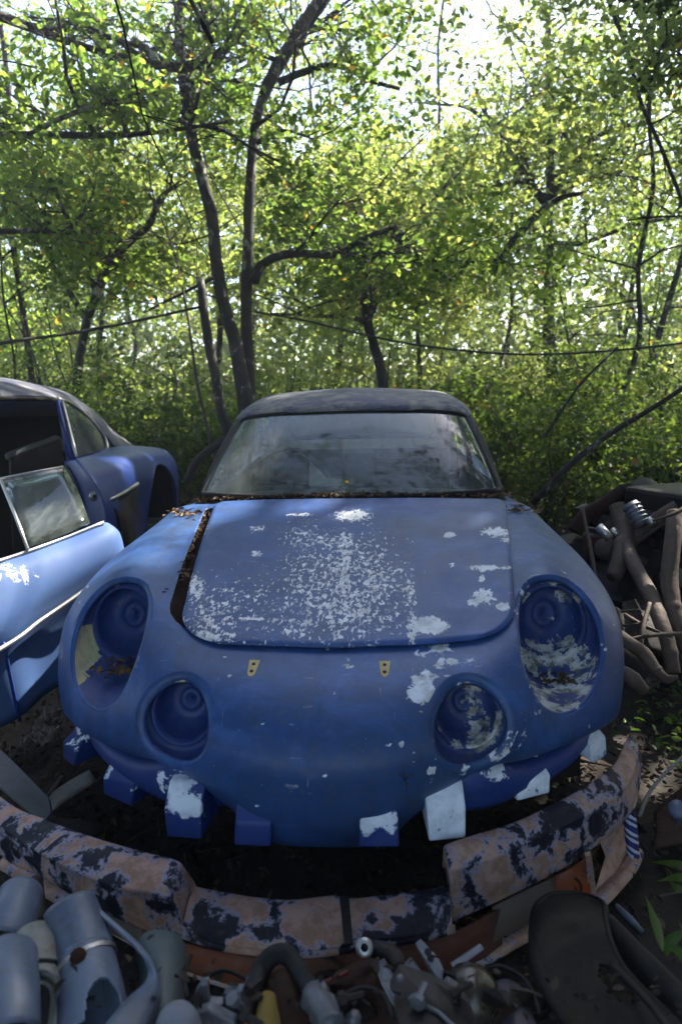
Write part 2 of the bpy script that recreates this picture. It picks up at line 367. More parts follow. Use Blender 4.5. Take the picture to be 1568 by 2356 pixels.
# ================================================================== the blue coupe in the middle
car = Thing('abandoned_coupe', 'derelict blue coupe facing the camera, empty round lamp holes and peeling bonnet', 'car', (0, 1.8, 0))
cols = [
 [(0,.12,.19),(0,.055,.205),(0,.012,.27),(0,-.005,.35),(0,0,.425),(0,.045,.485),(0,.13,.53),(0,.26,.56),(0,.42,.602),(0,.70,.668),(0,1.0,.728),(0,1.30,.78)],
 [(.12,.13,.195),(.12,.062,.212),(.12,.018,.28),(.12,.005,.36),(.12,.01,.43),(.12,.055,.49),(.12,.14,.535),(.12,.265,.565),(.12,.425,.606),(.12,.70,.672),(.12,1.0,.73),(.12,1.3,.78)],
 [(.20,.16,.25),(.205,.095,.265),(.215,.055,.32),(.225,.035,.385),(.23,.04,.445),(.235,.08,.50),(.24,.155,.543),(.24,.275,.573),(.24,.43,.614),(.24,.70,.677),(.26,1.0,.733),(.28,1.3,.777)],
 [(.33,.2,.345),(.33,.115,.355),(.33,.075,.385),(.33,.06,.43),(.335,.072,.475),(.34,.108,.52),(.34,.18,.557),(.34,.29,.587),(.345,.44,.625),(.36,.70,.685),(.38,1.0,.735),(.40,1.3,.772)],
 [(.45,.26,.35),(.45,.165,.358),(.45,.13,.39),(.45,.125,.43),(.45,.14,.475),(.45,.18,.525),(.45,.24,.57),(.455,.33,.61),(.46,.46,.65),(.47,.70,.695),(.50,.98,.73),(.53,1.29,.765)],
 [(.56,.32,.335),(.56,.23,.342),(.56,.20,.375),(.56,.205,.425),(.56,.235,.48),(.565,.28,.54),(.565,.34,.60),(.57,.43,.655),(.575,.53,.69),(.585,.73,.715),(.605,.98,.735),(.62,1.28,.762)],
 [(.67,.42,.31),(.67,.33,.317),(.67,.30,.355),(.675,.30,.415),(.68,.325,.47),(.685,.365,.53),(.685,.415,.585),(.685,.485,.63),(.685,.58,.665),(.685,.76,.695),(.685,.98,.715),(.69,1.26,.74)],
 [(.74,.50,.29),(.745,.42,.30),(.752,.40,.345),(.76,.405,.41),(.768,.425,.465),(.773,.455,.515),(.775,.495,.56),(.772,.555,.598),(.767,.64,.63),(.76,.79,.66),(.745,.98,.68),(.735,1.25,.69)],
 [(.765,.58,.27),(.77,.53,.28),(.785,.51,.325),(.797,.52,.39),(.806,.54,.445),(.812,.565,.49),(.813,.595,.527),(.811,.645,.556),(.806,.71,.578),(.792,.83,.60),(.775,1.0,.605),(.76,1.24,.60)],
 [(.76,.66,.22),(.77,.63,.235),(.785,.62,.275),(.80,.63,.34),(.812,.65,.385),(.817,.67,.42),(.817,.70,.45),(.814,.73,.468),(.807,.78,.478),(.797,.87,.485),(.785,1.0,.485),(.77,1.22,.47)],
 [(.74,.74,.16),(.75,.72,.17),(.76,.71,.19),(.775,.72,.23),(.785,.74,.27),(.79,.76,.29),(.79,.79,.30),(.787,.82,.30),(.78,.87,.30),(.77,.95,.30),(.76,1.06,.295),(.75,1.25,.28)]]
half = np.array(cols, float); m_ = half[:, :, 0] > .6; half[:, :, 0] = np.where(m_, .6+(half[:, :, 0]-.6)*.86, half[:, :, 0])
for c_, zr in ((5, .022), (6, .035), (7, .03)): half[c_, :2, 2] += zr; half[c_, 2, 2] += zr*.4
#                     # columns x rows x 3
left = half[1:][::-1].copy(); left[:, :, 0] *= -1
net = np.concatenate([left, half])
G = surf(net, 9, 11)                       # (cols fine) x (rows fine)
NC, NR = G.shape[:2]
# painted-through patches and a faint centre stain
nose_blobs = [(1000,1510,.05,.55),(965,1590,.035,.75),(985,1560,.03,.6),(1090,1530,.03,.4),(1030,1540,.03,.5),(1130,1600,.025,.5),(1060,1580,.02,.5),(800,1537,.018,.6),(857,1580,.010,.55),(890,1715,.009,.8),
              (922,1715,.009,.8),(992,1770,.013,.75),(765,1600,.008,.5),(1228,1640,.01,.6),(870,1640,.008,.3),(1200,1700,.03,.4),(1150,1800,.04,.35),(970,1640,.009,.5),(300,1250,.05,.12),(1240,1330,.07,.25),(1180,1790,.03,.4),
              (400,1745,.035,.6),(370,1740,.025,.4)]
def project(P):
    D = P-np.array(CAM); z = D@np.array(FW); return (340.5+FPX*(D@np.array(RT))/z)/.4343, (512-FPX*(D@np.array(UP))/z)/.4343
# faint pressed seam down the middle of the nose
ci = int(np.argmin(np.abs(G[:, NR//3, 0]+.018))); zc_ = G[ci, :, 2]; G[ci, :, 1] += .0035*((zc_ > .40)&(zc_ < .56)&(G[ci, :, 1] < .25))
flat = G.reshape(-1, 3)
for _ in range(90): nose_blobs.append((random.uniform(170, 1420), random.uniform(1250, 1900), random.uniform(.0015, .006), random.uniform(.45, .75)))
ROLL = Matrix.Rotation(-.022, 3, 'Y')
flatw = flat@np.array(ROLL).T
uu, vv = project(flatw)
wear = np.zeros(len(flat))
for u_, v_, r_, s_ in nose_blobs:
    rp = max(r_, .0035)*FPX/1.5/.4343; wear = np.maximum(wear, s_*np.exp(-(((uu-u_)**2+(vv-v_)**2)/(rp*rp))**2*.7))
bmb = gridmb(G, w=wear)
def body_y(x, z): return sample_y(G[:, :int(NR*.78)], x, z)

def ell(cx, cz, rx, rz, n=40, tilt=0): return [(cx+rx*math.cos(t)*math.cos(tilt)-rz*math.sin(t)*math.sin(tilt), cz+rx*math.cos(t)*math.sin(tilt)+rz*math.sin(t)*math.cos(tilt)) for t in [2*math.pi*k/n for k in range(n)]]
HL = [(s, ell(s*.565, .560, .118, .122, 44, s*.1)) for s in (-1, 1)]
FG = [(s, ell(s*.318, .464, .090, .083, 40)) for s in (-1, 1)]
SLOT = [(-1, [(-.66,.372),(-.50,.372),(-.455,.385),(-.47,.402),(-.56,.408),(-.66,.398)]), (1, [(.43,.368),(.60,.355),(.64,.375),(.62,.40),(.52,.405)])]
me = mkmesh('body', bmb, (0, 0, 0), True, mBody)
for s, p in HL+FG: cut_hole(me, p, (0, 2))
def rrect(cx, y0, y1, w0, w1, r0, r1, n=7):
    """rounded trapezoid in plan: front y0 half width w0, rear y1 half width w1, anticlockwise"""
    P = []
    for (x, y, r, a0) in ((cx+w0-r0, y0+r0, r0, -90), (cx+w1-r1, y1-r1, r1, 0), (cx-w1+r1, y1-r1, r1, 90), (cx-w0+r0, y0+r0, r0, 180)):
        for k in range(n): a = R(a0+90*k/(n-1)); P.append((x+r*math.cos(a), y+r*math.sin(a)))
    return P
AP = rrect(-.005, .31, 1.235, .425, .535, .13, .05)
# only the top skin: split off faces with z high enough is automatic since the nose underside lies in front of y .31
cut_hole(me, AP, (0, 1))
me.transform(Matrix.Translation((0, -1.8, 0)))
body = link('body', me, car.o); finish(body, solid=.006)
def topz(x, y):
    Q = G[:, int(NR*.5):].reshape(-1, 3); d = (Q[:, 0]-x)**2+(Q[:, 1]-y)**2; i = np.argsort(d)[:4]; wt = 1/(d[i]+1e-8); return float((Q[i, 2]*wt).sum()/wt.sum())
# headlamp buckets
def bucket(s, loop, kind):
    B = MB(); n = len(loop)
    yb = [body_y(x, z) for x, z in loop]
    yb = np.convolve(np.concatenate([yb[-2:], yb, yb[:2]]), np.ones(5)/5, 'valid')
    if kind == 'head':
        ccx, ccz, cr = s*.572, .572, .088
        py_ = lambda x, z: .405+.42*(z-.44)+.18*(abs(x)-.565)
    else:
        ccx, ccz, cr = s*.318, .474, .066
        py_ = lambda x, z: .115+.25*(z-.40)
    L0 = [(x, y-.003, z) for (x, z), y in zip(loop, yb)]
    cx_, cz_ = np.mean([p[0] for p in loop]), np.mean([p[1] for p in loop])
    sc = lambda k, dy: [(cx_+(x-cx_)*k, y+dy, cz_+(z-cz_)*k) for (x, z), y in zip(loop, yb)]
    L1 = sc(.985, .006)
    L2 = [(cx_+(x-cx_)*.95, max(y+.014, py_(x, z)), cz_+(z-cz_)*.95) for (x, z), y in zip(loop, yb)]
    ang = [math.atan2(z-ccz, x-ccx) for x, z in loop]
    ring = lambda r, dy: [(ccx+r*math.cos(a), py_(ccx+r*math.cos(a), ccz+r*math.sin(a))+dy, ccz+r*math.sin(a)) for a in ang]
    dd = .085 if kind == 'head' else .075
    rows = [L0, L1, L2, ring(cr*1.12, .002), ring(cr*1.05, -.008), ring(cr, -.007), ring(cr*.96, .014), ring(cr*.93, dd*.5), ring(cr*.72, dd*.85), ring(cr*.4, dd), ring(cr*.38, dd-.012), ring(cr*.2, dd-.014), ring(cr*.12, dd+.0), ring(.002, dd)]
    wv = []
    for i, rw in enumerate(rows):
        for p in rw:
            u_, v_ = project(np.array([tuple(ROLL@Vector(p))]))
            u_, v_ = u_[0], v_[0]; q = 0
            if kind == 'head' and s < 0:
                q = .75 if (i in (2, 3) and abs(p[0]) > .64 and p[2] < .57) or (i == 1 and abs(p[0]) > .63 and p[2] < .6) else (.35 if i in (3, 4, 5) and p[2] > .58 and abs(p[0]) > .6 else 0)
            elif kind == 'head': q = .42 if p[2] < .52 else (.3 if p[2] > .6 else .1)
            elif s < 0: q = .42 if i in (3, 4, 5) and p[2] > .49 else -.1
            else: q = .45 if i in (3, 4, 5) else (.36 if i > 5 and p[0] > .31 else .12)
            wv.append(q)
    g = np.array(rows)
    B = gridmb(g[:, ::-1] if False else g, w=0, closed=True); B.a = wv
    o = car.part('headlamp_bucket' if kind == 'head' else 'foglamp_bucket', B, mBucketR if s > 0 else mBucket, solid=.002, label=None)
    # raised lip round the opening
    lip = [(cx_+(x-cx_)*1.012, y+.000, cz_+(z-cz_)*1.012) for (x, z), y in zip(loop, yb)]
    lp = MB(); m_ = len(lip); P = np.array(lip); r_ = .006 if kind == 'head' else .009
    rows2 = []
    for k in range(6):
        a = 2*math.pi*k/6; c_ = np.column_stack([P[:, 0]-cx_, np.zeros(m_), P[:, 2]-cz_]); c_ /= np.linalg.norm(c_, axis=1)[:, None]
        rows2.append(P+c_*r_*math.cos(a)*1.6+np.array([0, 1, 0])*r_*math.sin(a)*.8)
    rows2.append(rows2[0]); gridmb(np.array(rows2), lp, closed=True, w=[(.12 if s < 0 else .26)+.1*math.sin(i_*.7)+(.12 if (i_ % 40) > 28 else 0) for i_ in range(7*m_)])
    car.part('rim', lp, mBody, parent=o)
    return o
buckets = []
for s, p in HL: buckets.append(bucket(s, p, 'head'))
for s, p in FG: buckets.append(bucket(s, p, 'fog'))
# lens seat ring knobs and dead leaves in the left bucket are litter (below)

# gutter round the bonnet opening and dark tub under it
gt = MB(); n = len(AP); cxa = -.005; cya = .77
def ins(k, dz): return [(cxa+(x-cxa)*k, cya+(y-cya)*k, topz(x, y)+dz) for x, y in AP]
gridmb(np.array([ins(1.0, -.003), ins(.995, -.03), ins(.93, -.036), ins(.92, -.01), ins(.905, -.012), ins(.9, -.15)]), gt, closed=True)
car.part('bonnet_gutter', gt, mRust, solid=.002)
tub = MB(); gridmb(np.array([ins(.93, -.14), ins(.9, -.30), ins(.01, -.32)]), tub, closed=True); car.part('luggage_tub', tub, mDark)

# the bonnet panel, sitting askew: shifted right and proud of the body
HP = rrect(.040, .262, 1.262, .424, .540, .135, .05, 9)
hn = len(HP); hcx, hcy = .040, .77
rowsH = []
for k in np.concatenate([np.linspace(.02, .9, 26), [.94, .965, .98, .99, .997, 1.0]]):
    row = []
    for x, y in HP:
        X_, Y_ = hcx+(x-hcx)*k, hcy+(y-hcy)*k
        z = topz(np.clip(X_*.96, -.55, .55), min(Y_, 1.28))+.020
        edge = max(0, (k-.965)/.035); z -= .006*edge**2
        row.append((X_, Y_, z))
    rowsH.append(row)
HG = np.array(rowsH)
# smooth the heights (average along ring)
zz = HG[:, :, 2]
for _ in range(2): zz = (np.roll(zz, 1, 1)+zz+np.roll(zz, -1, 1))/3
HG[:, :, 2] = zz
# resample bonnet as a fine plan grid instead of a polar one: build (s,t) grid inside the outline
def hood_mesh():
    mb = MB(); nx, ny = 150, 120
    from bisect import bisect
    out_ = HP
    def width(y):
        xs = []
        for i in range(hn):
            a, b = out_[i], out_[(i+1) % hn]
            if (a[1]-y)*(b[1]-y) <= 0 and abs(a[1]-b[1]) > 1e-9: xs.append(a[0]+(b[0]-a[0])*(y-a[1])/(b[1]-a[1]))
        return min(xs), max(xs)
    y0, y1 = .262, 1.262
    cosy = [y0+(y1-y0)*(1-math.cos(math.pi*j/(ny-1)))/2 for j in range(ny)]
    # fast topz by interpolation table
    xs = np.linspace(-.56, .56, 45); ys = np.linspace(.2, 1.3, 45)
    tab = np.array([[topz(a, min(b, 1.29)) for a in xs] for b in ys])
    for _ in range(2):
        tp = np.pad(tab, 1, 'edge'); tab = (tp[:-2, 1:-1]+tp[2:, 1:-1]+tp[1:-1, :-2]+tp[1:-1, 2:]+tab*2)/6
    def tz(x, y):
        i = (x+.56)/1.12*44; j = (y-.2)/1.1*44; i = min(max(i, 0), 43.99); j = min(max(j, 0), 43.99); a, b = int(i), int(j); fa, fb = i-a, j-b
        return tab[b, a]*(1-fa)*(1-fb)+tab[b, a+1]*fa*(1-fb)+tab[b+1, a]*(1-fa)*fb+tab[b+1, a+1]*fa*fb
    Gd = np.zeros((ny, nx, 3))
    for j, y in enumerate(cosy):
        yy = min(max(y, y0+1e-5), y1-1e-5); a, b = width(yy)
        for i in range(nx):
            f = (1-math.cos(math.pi*i/(nx-1)))/2; x = a+(b-a)*(.35*i/(nx-1)+.65*f)
            # nearest distance to outline (approx) for the rolled edge
            d = min(x-a, b-x, (yy-y0), (y1-yy)); e = max(0, 1-d/.014)
            Gd[j, i] = (x, yy, tz(x, yy)+.022+.004*math.sin((x+.3)*4)*math.sin(y*3)-.007*e*e)
    return Gd
HGd = hood_mesh()
hf = HGd.reshape(-1, 3); hu, hv = project(hf@np.array(ROLL).T)
hw = np.zeros(len(hf))-.02
def blob(u_, v_, ru, rv, s_, p=1.6):
    global hw
    hw = np.maximum(hw, s_*np.exp(-(((hu-u_)/ru)**2+((hv-v_)/rv)**2)**p))
# broad speckled zone, cut off sharply at the tape line
zone = (hu < 957+(hv-1300)*.015)
z1 = .37*np.exp(-(((hu-800)/210)**2+((hv-1360)/170)**2)**1.5)
z1 = np.maximum(z1, .36*np.exp(-(((hu-500)/110)**2+((hv-1420)/110)**2)**1.2))
z1 = np.maximum(z1, .30*np.exp(-(((hu-620)/200)**2+((hv-1400)/120)**2)))
z1 = np.maximum(z1, .34*np.exp(-(((hu-700)/80)**2+((hv-1240)/60)**2)))
hw = np.maximum(hw, np.where(zone, z1, 0))
blob(810,1187,55,18,.52); blob(795,1262,26,60,.46); blob(790,1330,14,80,.47); blob(790,1430,14,60,.43); blob(745,1245,50,25,.38)
blob(1032,1232,16,8,.7); blob(1140,1225,38,13,.62); blob(1165,1243,16,9,.5); blob(1115,1308,42,9,.66); blob(1165,1307,20,6,.5); blob(1108,1333,9,11,.6)
blob(1110,1375,32,22,.62); blob(1088,1385,14,12,.6); blob(1155,1397,20,12,.66); blob(990,1440,46,24,.70,2.2); blob(948,1440,18,50,.5); blob(945,1365,16,60,.42)
blob(680,1450,46,30,.36,2.5); blob(450,1350,30,40,.45); blob(470,1465,45,20,.5); blob(460,1215,25,22,.42); blob(590,1275,14,10,.55); blob(590,1217,30,9,.42); blob(690,1185,40,6,.45); blob(1040,1300,8,5,.5)
blob(575,1425,34,3.5,.6,3)
hmb = gridmb(HGd, w=hw)
hood = car.part('bonnet', hmb, mHood, solid=.012, fix=False)
# two brass hinge plates with screw holes at the front edge
for (u_, v_) in ((595, 1516), (897, 1519)):
    p = PY(u_, v_, .20); x = p.x
    z = .548
    mb = MB(); yc = .192
    poly = []
    for k in range(7): a = R(180+180*k/6); poly.append((x+.0095*math.cos(a), .017*math.sin(a)-.012))
    poly = [(x-.013, .022), ]+poly+[(x+.013, .022)]
    slope = math.atan2(.045, .12)
    f3 = lambda a, b, h: (a, yc+b*math.cos(slope)*1.25-h*math.sin(slope)*0, topz(a, yc+b*1.25)+.004+h)
    slab([f3(a, b, 0) for a, b in poly], (0, -.0015, .003), mb)
    hg = car.part('hinge_plate', mb, weathered('brass%d' % int(u_), (.42, .33, .13), rough=.5, metal=.3, grime=.4), smooth=False)
    for b in (.008, -.013):
        q = MB(); lathe([(.0001, .001), (.0042, .001), (.0042, -.003)], 12, (x, yc+b*1.25-.0012, topz(x, yc+b*1.25)+.0075), (0, -.35, 1), q)
        car.part('screw_hole', q, mInkHole, parent=hg)  # black disc painted as the dark of the hole

# lower valance, set back, with bumper mounting boxes
vp = [(-.74,.56),(-.695,.42),(-.6,.28),(-.45,.165),(-.33,.105),(-.2,.115),(0,.13),(.2,.115),(.33,.105),(.45,.165),(.6,.28),(.695,.42),(.74,.56)]
V_ = crspline(np.array(vp), 5)
rows = []
for (dy, z) in ((.06, .318), (.012, .312), (.0, .298), (.002, .275), (.02, .250), (.06, .24)):
    rows.append([(x*(1-dy*.4), y+dy+.10*max(0, abs(x)-.42), z+.10*max(0, abs(x)-.55)+.05*math.exp(-((abs(x)-.33)/.09)**2)*(z > .29)-.045*max(0, 1-abs(x)/.25)) for x, y in V_])
g = np.array(rows); fl = g.reshape(-1, 3); pu_, pv_ = project(fl)
w_ = .5*np.exp(-(((pu_-400)/40)**2+((pv_-1780)/30)**2))+.35*np.exp(-(((pu_-1130)/60)**2+((pv_-1790)/30)**2))+.45*np.exp(-(((pu_-950)/70)**2+((pv_-1860)/25)**2))
car.part('valance', gridmb(g, w=w_), mTab, solid=.004)
tabs = []
for u_, v_, y, wd, ht, sy, yaw, wv in ((160,1745,.36,.062,.085,.10,-.75,.28),(272,1832,.20,.10,.09,.12,-.5,.18),(428,1925,.03,.082,.115,.12,-.12,.40),(583,1945,-.005,.078,.095,.1,-.05,-.1),(880,1955,-.01,.076,.098,.1,.05,.42),
                          (1034,1942,.03,.078,.122,.12,.12,.62),(1235,1848,.175,.088,.082,.12,.45,.62),(1382,1757,.36,.056,.08,.10,.7,.62)):
    p = PY(u_, v_, y); tabs.append((p.x, y, p.z, wd, ht, sy, yaw, wv))
for i, (x, y, z, sx, sz, sy, yaw, wv) in enumerate(tabs):
    mb = MB(); rot = Matrix.Rotation(yaw*.9, 3, 'Z')
    # box narrower at the foot with sloping top
    hx = sx/2; vs = [(-hx, 0, 0), (hx, 0, 0), (hx, sy, 0), (-hx, sy, 0), (-hx*1.02, .006, sz*.55), (hx*1.02, .006, sz*.55), (hx*1.02, sy, sz), (-hx*1.02, sy, sz), (-hx, .045, sz*.95), (hx, .045, sz*.95)]
    vs = [tuple(rot@(Vector(v)+Vector((random.gauss(0, .003), random.gauss(0, .002), random.gauss(0, .0035))))+Vector((x, y, z))) for v in vs]
    fs = [(0,1,5,4),(4,5,9,8),(8,9,6,7),(0,4,8,7,3),(1,2,6,9,5),(3,2,1,0),(2,3,7,6)]
    mb.add(vs, fs, [wv*(1.0 if k in (4,5,6,7,8,9) else (.75 if wv > .45 else -.4)) for k in range(10)])
    mbx = car.part('mounting_box', mb, mTab, bevel=.005, fix=True, smooth=False, label='mounting box showing bare white undercoat' if wv > .5 else None)

# body sides, rear wings and tail behind the screen
st = [(1.20, .755, .745, .60), (1.6, .75, .76, .60), (2.1, .75, .77, .60), (2.6, .77, .80, .60), (3.0, .79, .82, .60), (3.4, .77, .79, .55), (3.7, .68, .74, .48), (3.85, .5, .66, .40)]
SS = []
for y, xw, zb, xi in st:
    SS.append([(xw-.05, y, .18), (xw, y, .30), (xw+.015, y, .47), (xw-.01, y, zb-.16), (xw-.06, y, zb-.06), ((xw-.06+xi)/2, y, zb-.005), (xi, y, zb+.02)])
for s in (-1, 1):
    g = np.array(SS); g = surf(g, 5, 4); g[:, :, 0] *= s
    ob = mkmesh('side', gridmb(g), (0, 0, 0), True, mBody); cut_hole(ob, ell(2.98, .33, .31, .31, 32), (1, 2)); ob.transform(Matrix.Translation((0, -1.8, 0)))
    finish(link('side_panel', ob, car.o), solid=.006*(-1 if s > 0 else 1))
# roof, header, pillars
rn = []
for y, zc, zq, ze, xe in ((1.715,1.104,1.100,1.062,.505),(1.73,1.128,1.122,1.078,.512),(1.80,1.160,1.150,1.095,.512),(1.95,1.188,1.178,1.118,.508),(2.15,1.200,1.190,1.130,.50),(2.4,1.192,1.18,1.115,.49),(2.62,1.150,1.14,1.075,.48)):
    dy = .085 if y < 1.8 else .06
    rn.append([(-xe-.012, y+dy+.02, ze-.03), (-xe, y+dy, ze), (-xe*.82, y+dy*.5, ze+(zq-ze)*.72), (-xe*.45, y+dy*.1, zq), (0, y, zc), (xe*.45, y+dy*.1, zq), (xe*.82, y+dy*.5, ze+(zq-ze)*.72), (xe, y+dy, ze), (xe+.012, y+dy+.02, ze-.03)])
RG = surf(np.array(rn), 5, 5)
wr = .32*rng.random(RG.shape[0]*RG.shape[1])  # random pale patches over the roof
car.part('roof', gridmb(RG, w=wr), mRoof, solid=-.012)
# fastback frame: rear window opening bounded by panels
fb = []
for y, z, xo, xi in ((2.62,1.150,.48,.42),(2.9,1.04,.50,.44),(3.15,.93,.52,.43),(3.3,.865,.54,.36)):
    fb.append([(xi, y, z-.02), (xi+.03, y, z-.022), (xo, y, z-.07), (xo+.06, y, z-.17 if z > .95 else z-.1)])
for s in (-1, 1):
    g = surf(np.array(fb), 4, 3); g[:, :, 0] *= s; car.part('rear_pillar', gridmb(g), mBody, solid=.008)
eg = [[(x, y, z) for x in np.linspace(-.54, .54, 9)] for y, z in ((3.12,.935),(3.2,.90),(3.4,.85),(3.65,.77),(3.85,.64),(3.88,.4))]
for r_ in eg:
    for k, (x, y, z) in enumerate(r_): r_[k] = (x, y, z-.05*(x/.54)**2)
car.part('engine_cover', gridmb(surf(np.array(eg), 4, 2)), mBody, solid=.008)
# windscreen glass
wsb = [(-.587,1.385,.797),(-.54,1.335,.80),(-.36,1.295,.795),(0,1.28,.79),(.36,1.295,.795),(.54,1.335,.80),(.587,1.385,.797)]
wst = [(-.507,1.80,1.068),(-.46,1.765,1.085),(-.30,1.73,1.10),(0,1.715,1.106),(.30,1.73,1.10),(.46,1.765,1.085),(.507,1.80,1.068)]
wb, wt = np.array(wsb), np.array(wst)
WG = np.array([wb*(1-t)+wt*t+np.array([0, -.03, .012])*4*t*(1-t)*.5 for t in np.linspace(0, 1, 7)])
WGs = surf(WG, 3, 6)
def glassmat(name, tint, dirt, amt, dscale=3):
    m, n, b, o = newmat(name); L = n.links.new; tc = N(n, 'TexCoord').outputs['Object']
    tr = N(n, 'BsdfTransparent'); tr.inputs[0].default_value = (*tint, 1)
    gl = N(n, 'BsdfGlossy'); gl.inputs['Roughness'].default_value = .06; gl.inputs[0].default_value = (.9, .95, 1, 1)
    fr = N(n, 'Fresnel'); fr.inputs[0].default_value = 1.5
    mx = N(n, 'MixShader'); L(fr.outputs[0], mx.inputs[0]); L(tr.outputs[0], mx.inputs[1]); L(gl.outputs[0], mx.inputs[2])
    d1 = noise(n, tc, dscale, 8, .7, .5); d2 = noise(n, tc, 60, 5, .7); d3 = noise(n, tc, 5, 4, .6, stretch=(5, 1, .4))
    f = mth(n, 'ADD', mth(n, 'MULTIPLY', ramp(n, d1, .4, .75), .6), mth(n, 'ADD', mth(n, 'MULTIPLY', ramp(n, d2, .45, .75), .35), mth(n, 'MULTIPLY', ramp(n, d3, .45, .7), .3)))
    f = mth(n, 'MULTIPLY', f, amt); f = mth(n, 'ADD', f, amt*.18)
    b.inputs['Base Color'].default_value = (*dirt, 1); b.inputs['Roughness'].default_value = .85
    m2 = N(n, 'MixShader'); L(f, m2.inputs[0]); L(mx.outputs[0], m2.inputs[1]); L(b.outputs[0], m2.inputs[2]); L(m2.outputs[0], o.inputs[0])
    return m
mGlass = glassmat('grimy_screen_glass', (.78, .88, .84), (.27, .31, .29), .35)
mGlass2 = glassmat('grimy_side_glass', (.72, .82, .76), (.16, .19, .17), .6, 4)
mGlass3 = glassmat('rear_glass', (.95, .97, .95), (.16, .19, .17), .12, 4)
ws = car.part('windscreen', gridmb(WGs), mGlass)
fr = MB(); loop_ = [tuple(p) for p in WGs[0]]+[tuple(p) for p in WGs[1:-1, -1]]+[tuple(p) for p in WGs[-1][::-1]]+[tuple(p) for p in WGs[1:-1, 0][::-1]]; loop_.append(loop_[0])
tube(loop_, .011, 6, fr, cap=False); car.part('screen_rubber', fr, mBlack, parent=ws)
for s in (-1, 1):
    pm = MB(); a, b = WGs[0, -1 if s > 0 else 0], WGs[-1, -1 if s > 0 else 0]
    tube([(a[0]+s*.012, a[1]+.015, a[2]-.03), (a[0]+s*.012+(b[0]-a[0])*.5, a[1]+.01+(b[1]-a[1])*.5, a[2]+(b[2]-a[2])*.5+.004), (b[0]+s*.012, b[1]+.02, b[2])], .017, 8, pm, spl=3)
    car.part('windscreen_pillar', pm, mBlack)
    # side window frame and bulkhead edges
    q = MB(); tube([(s*.515, 1.84, 1.07), (s*.52, 2.2, 1.10), (s*.50, 2.62, 1.04), (s*.58, 3.0, .84)], .014, 8, q, spl=4); tube([(s*.52, 2.33, 1.09), (s*.60, 2.38, .8)], .014, 8, q); car.part('window_frame', q, mBlack)
    q = MB(); gridmb(surf(np.array([[(s*.60, 1.38, .80), (s*.60, 1.38, .30)], [(s*.61, 2.35, .79), (s*.61, 2.35, .30)], [(s*.60, 3.2, .80), (s*.60, 3.2, .30)]]), 4, 3), q); car.part('inner_side_panel', q, mTrim)
# interior
q = MB(); gridmb(surf(np.array([[(x, y, z+.02*(1-(x/.6)**2)) for x in (-.6, -.3, 0, .3, .6)] for y, z in ((1.32,.765),(1.45,.775),(1.58,.765),(1.62,.72),(1.63,.6))]), 4, 3), q); car.part('dashboard', q, mTrim)
q = MB(); tube([(-.28+.17*math.cos(t), 1.72+.05*math.sin(t)*0-.04*math.sin(t), .79+.16*math.sin(t)) for t in np.linspace(0, 2*math.pi, 25)], .011, 6, q, cap=False); tube([(-.28, 1.60, .74), (-.28, 1.73, .79)], .018, 8, q); tube([(-.44, 1.725, .79), (-.12, 1.725, .79)], .009, 6, q); car.part('steering_wheel', q, mBlack)
for s in (-.29, .29):
    q = MB(); gridmb(surf(np.array([[(s+x, y-.03*abs(x)/.2, z) for x in (-.2, -.1, 0, .1, .2)] for y, z in ((1.95,.38),(2.2,.36),(2.33,.42),(2.42,.65),(2.50,.86),(2.53,.875),(2.55,.84))]), 4, 4), q); car.part('seat', q, mBlack, solid=.06)
q = MB(); gridmb(surf(np.array([[(x, y, z) for x in (-.56, -.3, 0, .3, .56)] for y, z in ((2.60,.35),(2.62,.60),(2.66,.84),(2.75,.875),(3.15,.90))]), 4, 3), q); car.part('rear_bulkhead', q, mTrim)
q = MB(); gridmb(np.array([[(-.6, 1.3, .22), (.6, 1.3, .22)], [(-.6, 2.7, .22), (.6, 2.7, .22)]]), q); car.part('floor_pan', q, mDark)
q = MB(); gridmb(surf(np.array([[(x, y, z-.02*(x/.42)**2) for x in (-.44, -.22, 0, .22, .44)] for y, z in ((2.63,1.125),(2.9,1.02),(3.14,.92))]), 3, 3), q); car.part('rear_window', q, mGlass3)
q = MB(); tube([(-.43, 2.64, 1.10), (-.445, 2.9, 1.0), (-.43, 3.13, .905), (-.2, 3.15, .925), (0, 3.155, .93), (.2, 3.15, .925), (.43, 3.13, .905), (.445, 2.9, 1.0), (.43, 2.64, 1.10)], .012, 6, q, spl=3); car.part('rear_window_rubber', q, mBlack)
# cowl panel between bonnet and windscreen
q = MB(); gridmb(surf(np.array([[(x, y+.04*(abs(x)/.6)**3, z-.02*(x/.6)**2) for x in (-.66, -.4, 0, .4, .66)] for y, z in ((1.235,.752),(1.27,.760),(1.30,.772),(1.40,.775))]), 3, 3), q); car.part('cowl_panel', q, mBlack)
# broken-through spot beside the right fog lamp and a pale scrap of cloth on the dashboard
pl_ = [PY(a, b, 0) for a, b in ((1003,1580),(1010,1562),(1028,1550),(1050,1548),(1062,1556),(1052,1568),(1058,1580),(1040,1590),(1020,1600))]
pl_ = [PY(a, b, body_y(p.x, p.z+.0)-.0025) for (a, b), p in zip(((1003,1580),(1010,1562),(1028,1550),(1050,1548),(1062,1556),(1052,1568),(1058,1580),(1040,1590),(1020,1600)), pl_)]
q = MB(); slab(pl_, (0, .006, 0), q); car.part('broken_hole', q, mRust, smooth=False, fix=True)
q = MB(); slab([PY(*a) for a in ((722,1062,1.55),(740,1078,1.55),(758,1100,1.52),(800,1106,1.5),(800,1118,1.5),(720,1118,1.52))], (0, .02, 0), q); car.part('dashboard_cloth', q, mCream, smooth=False, fix=True)
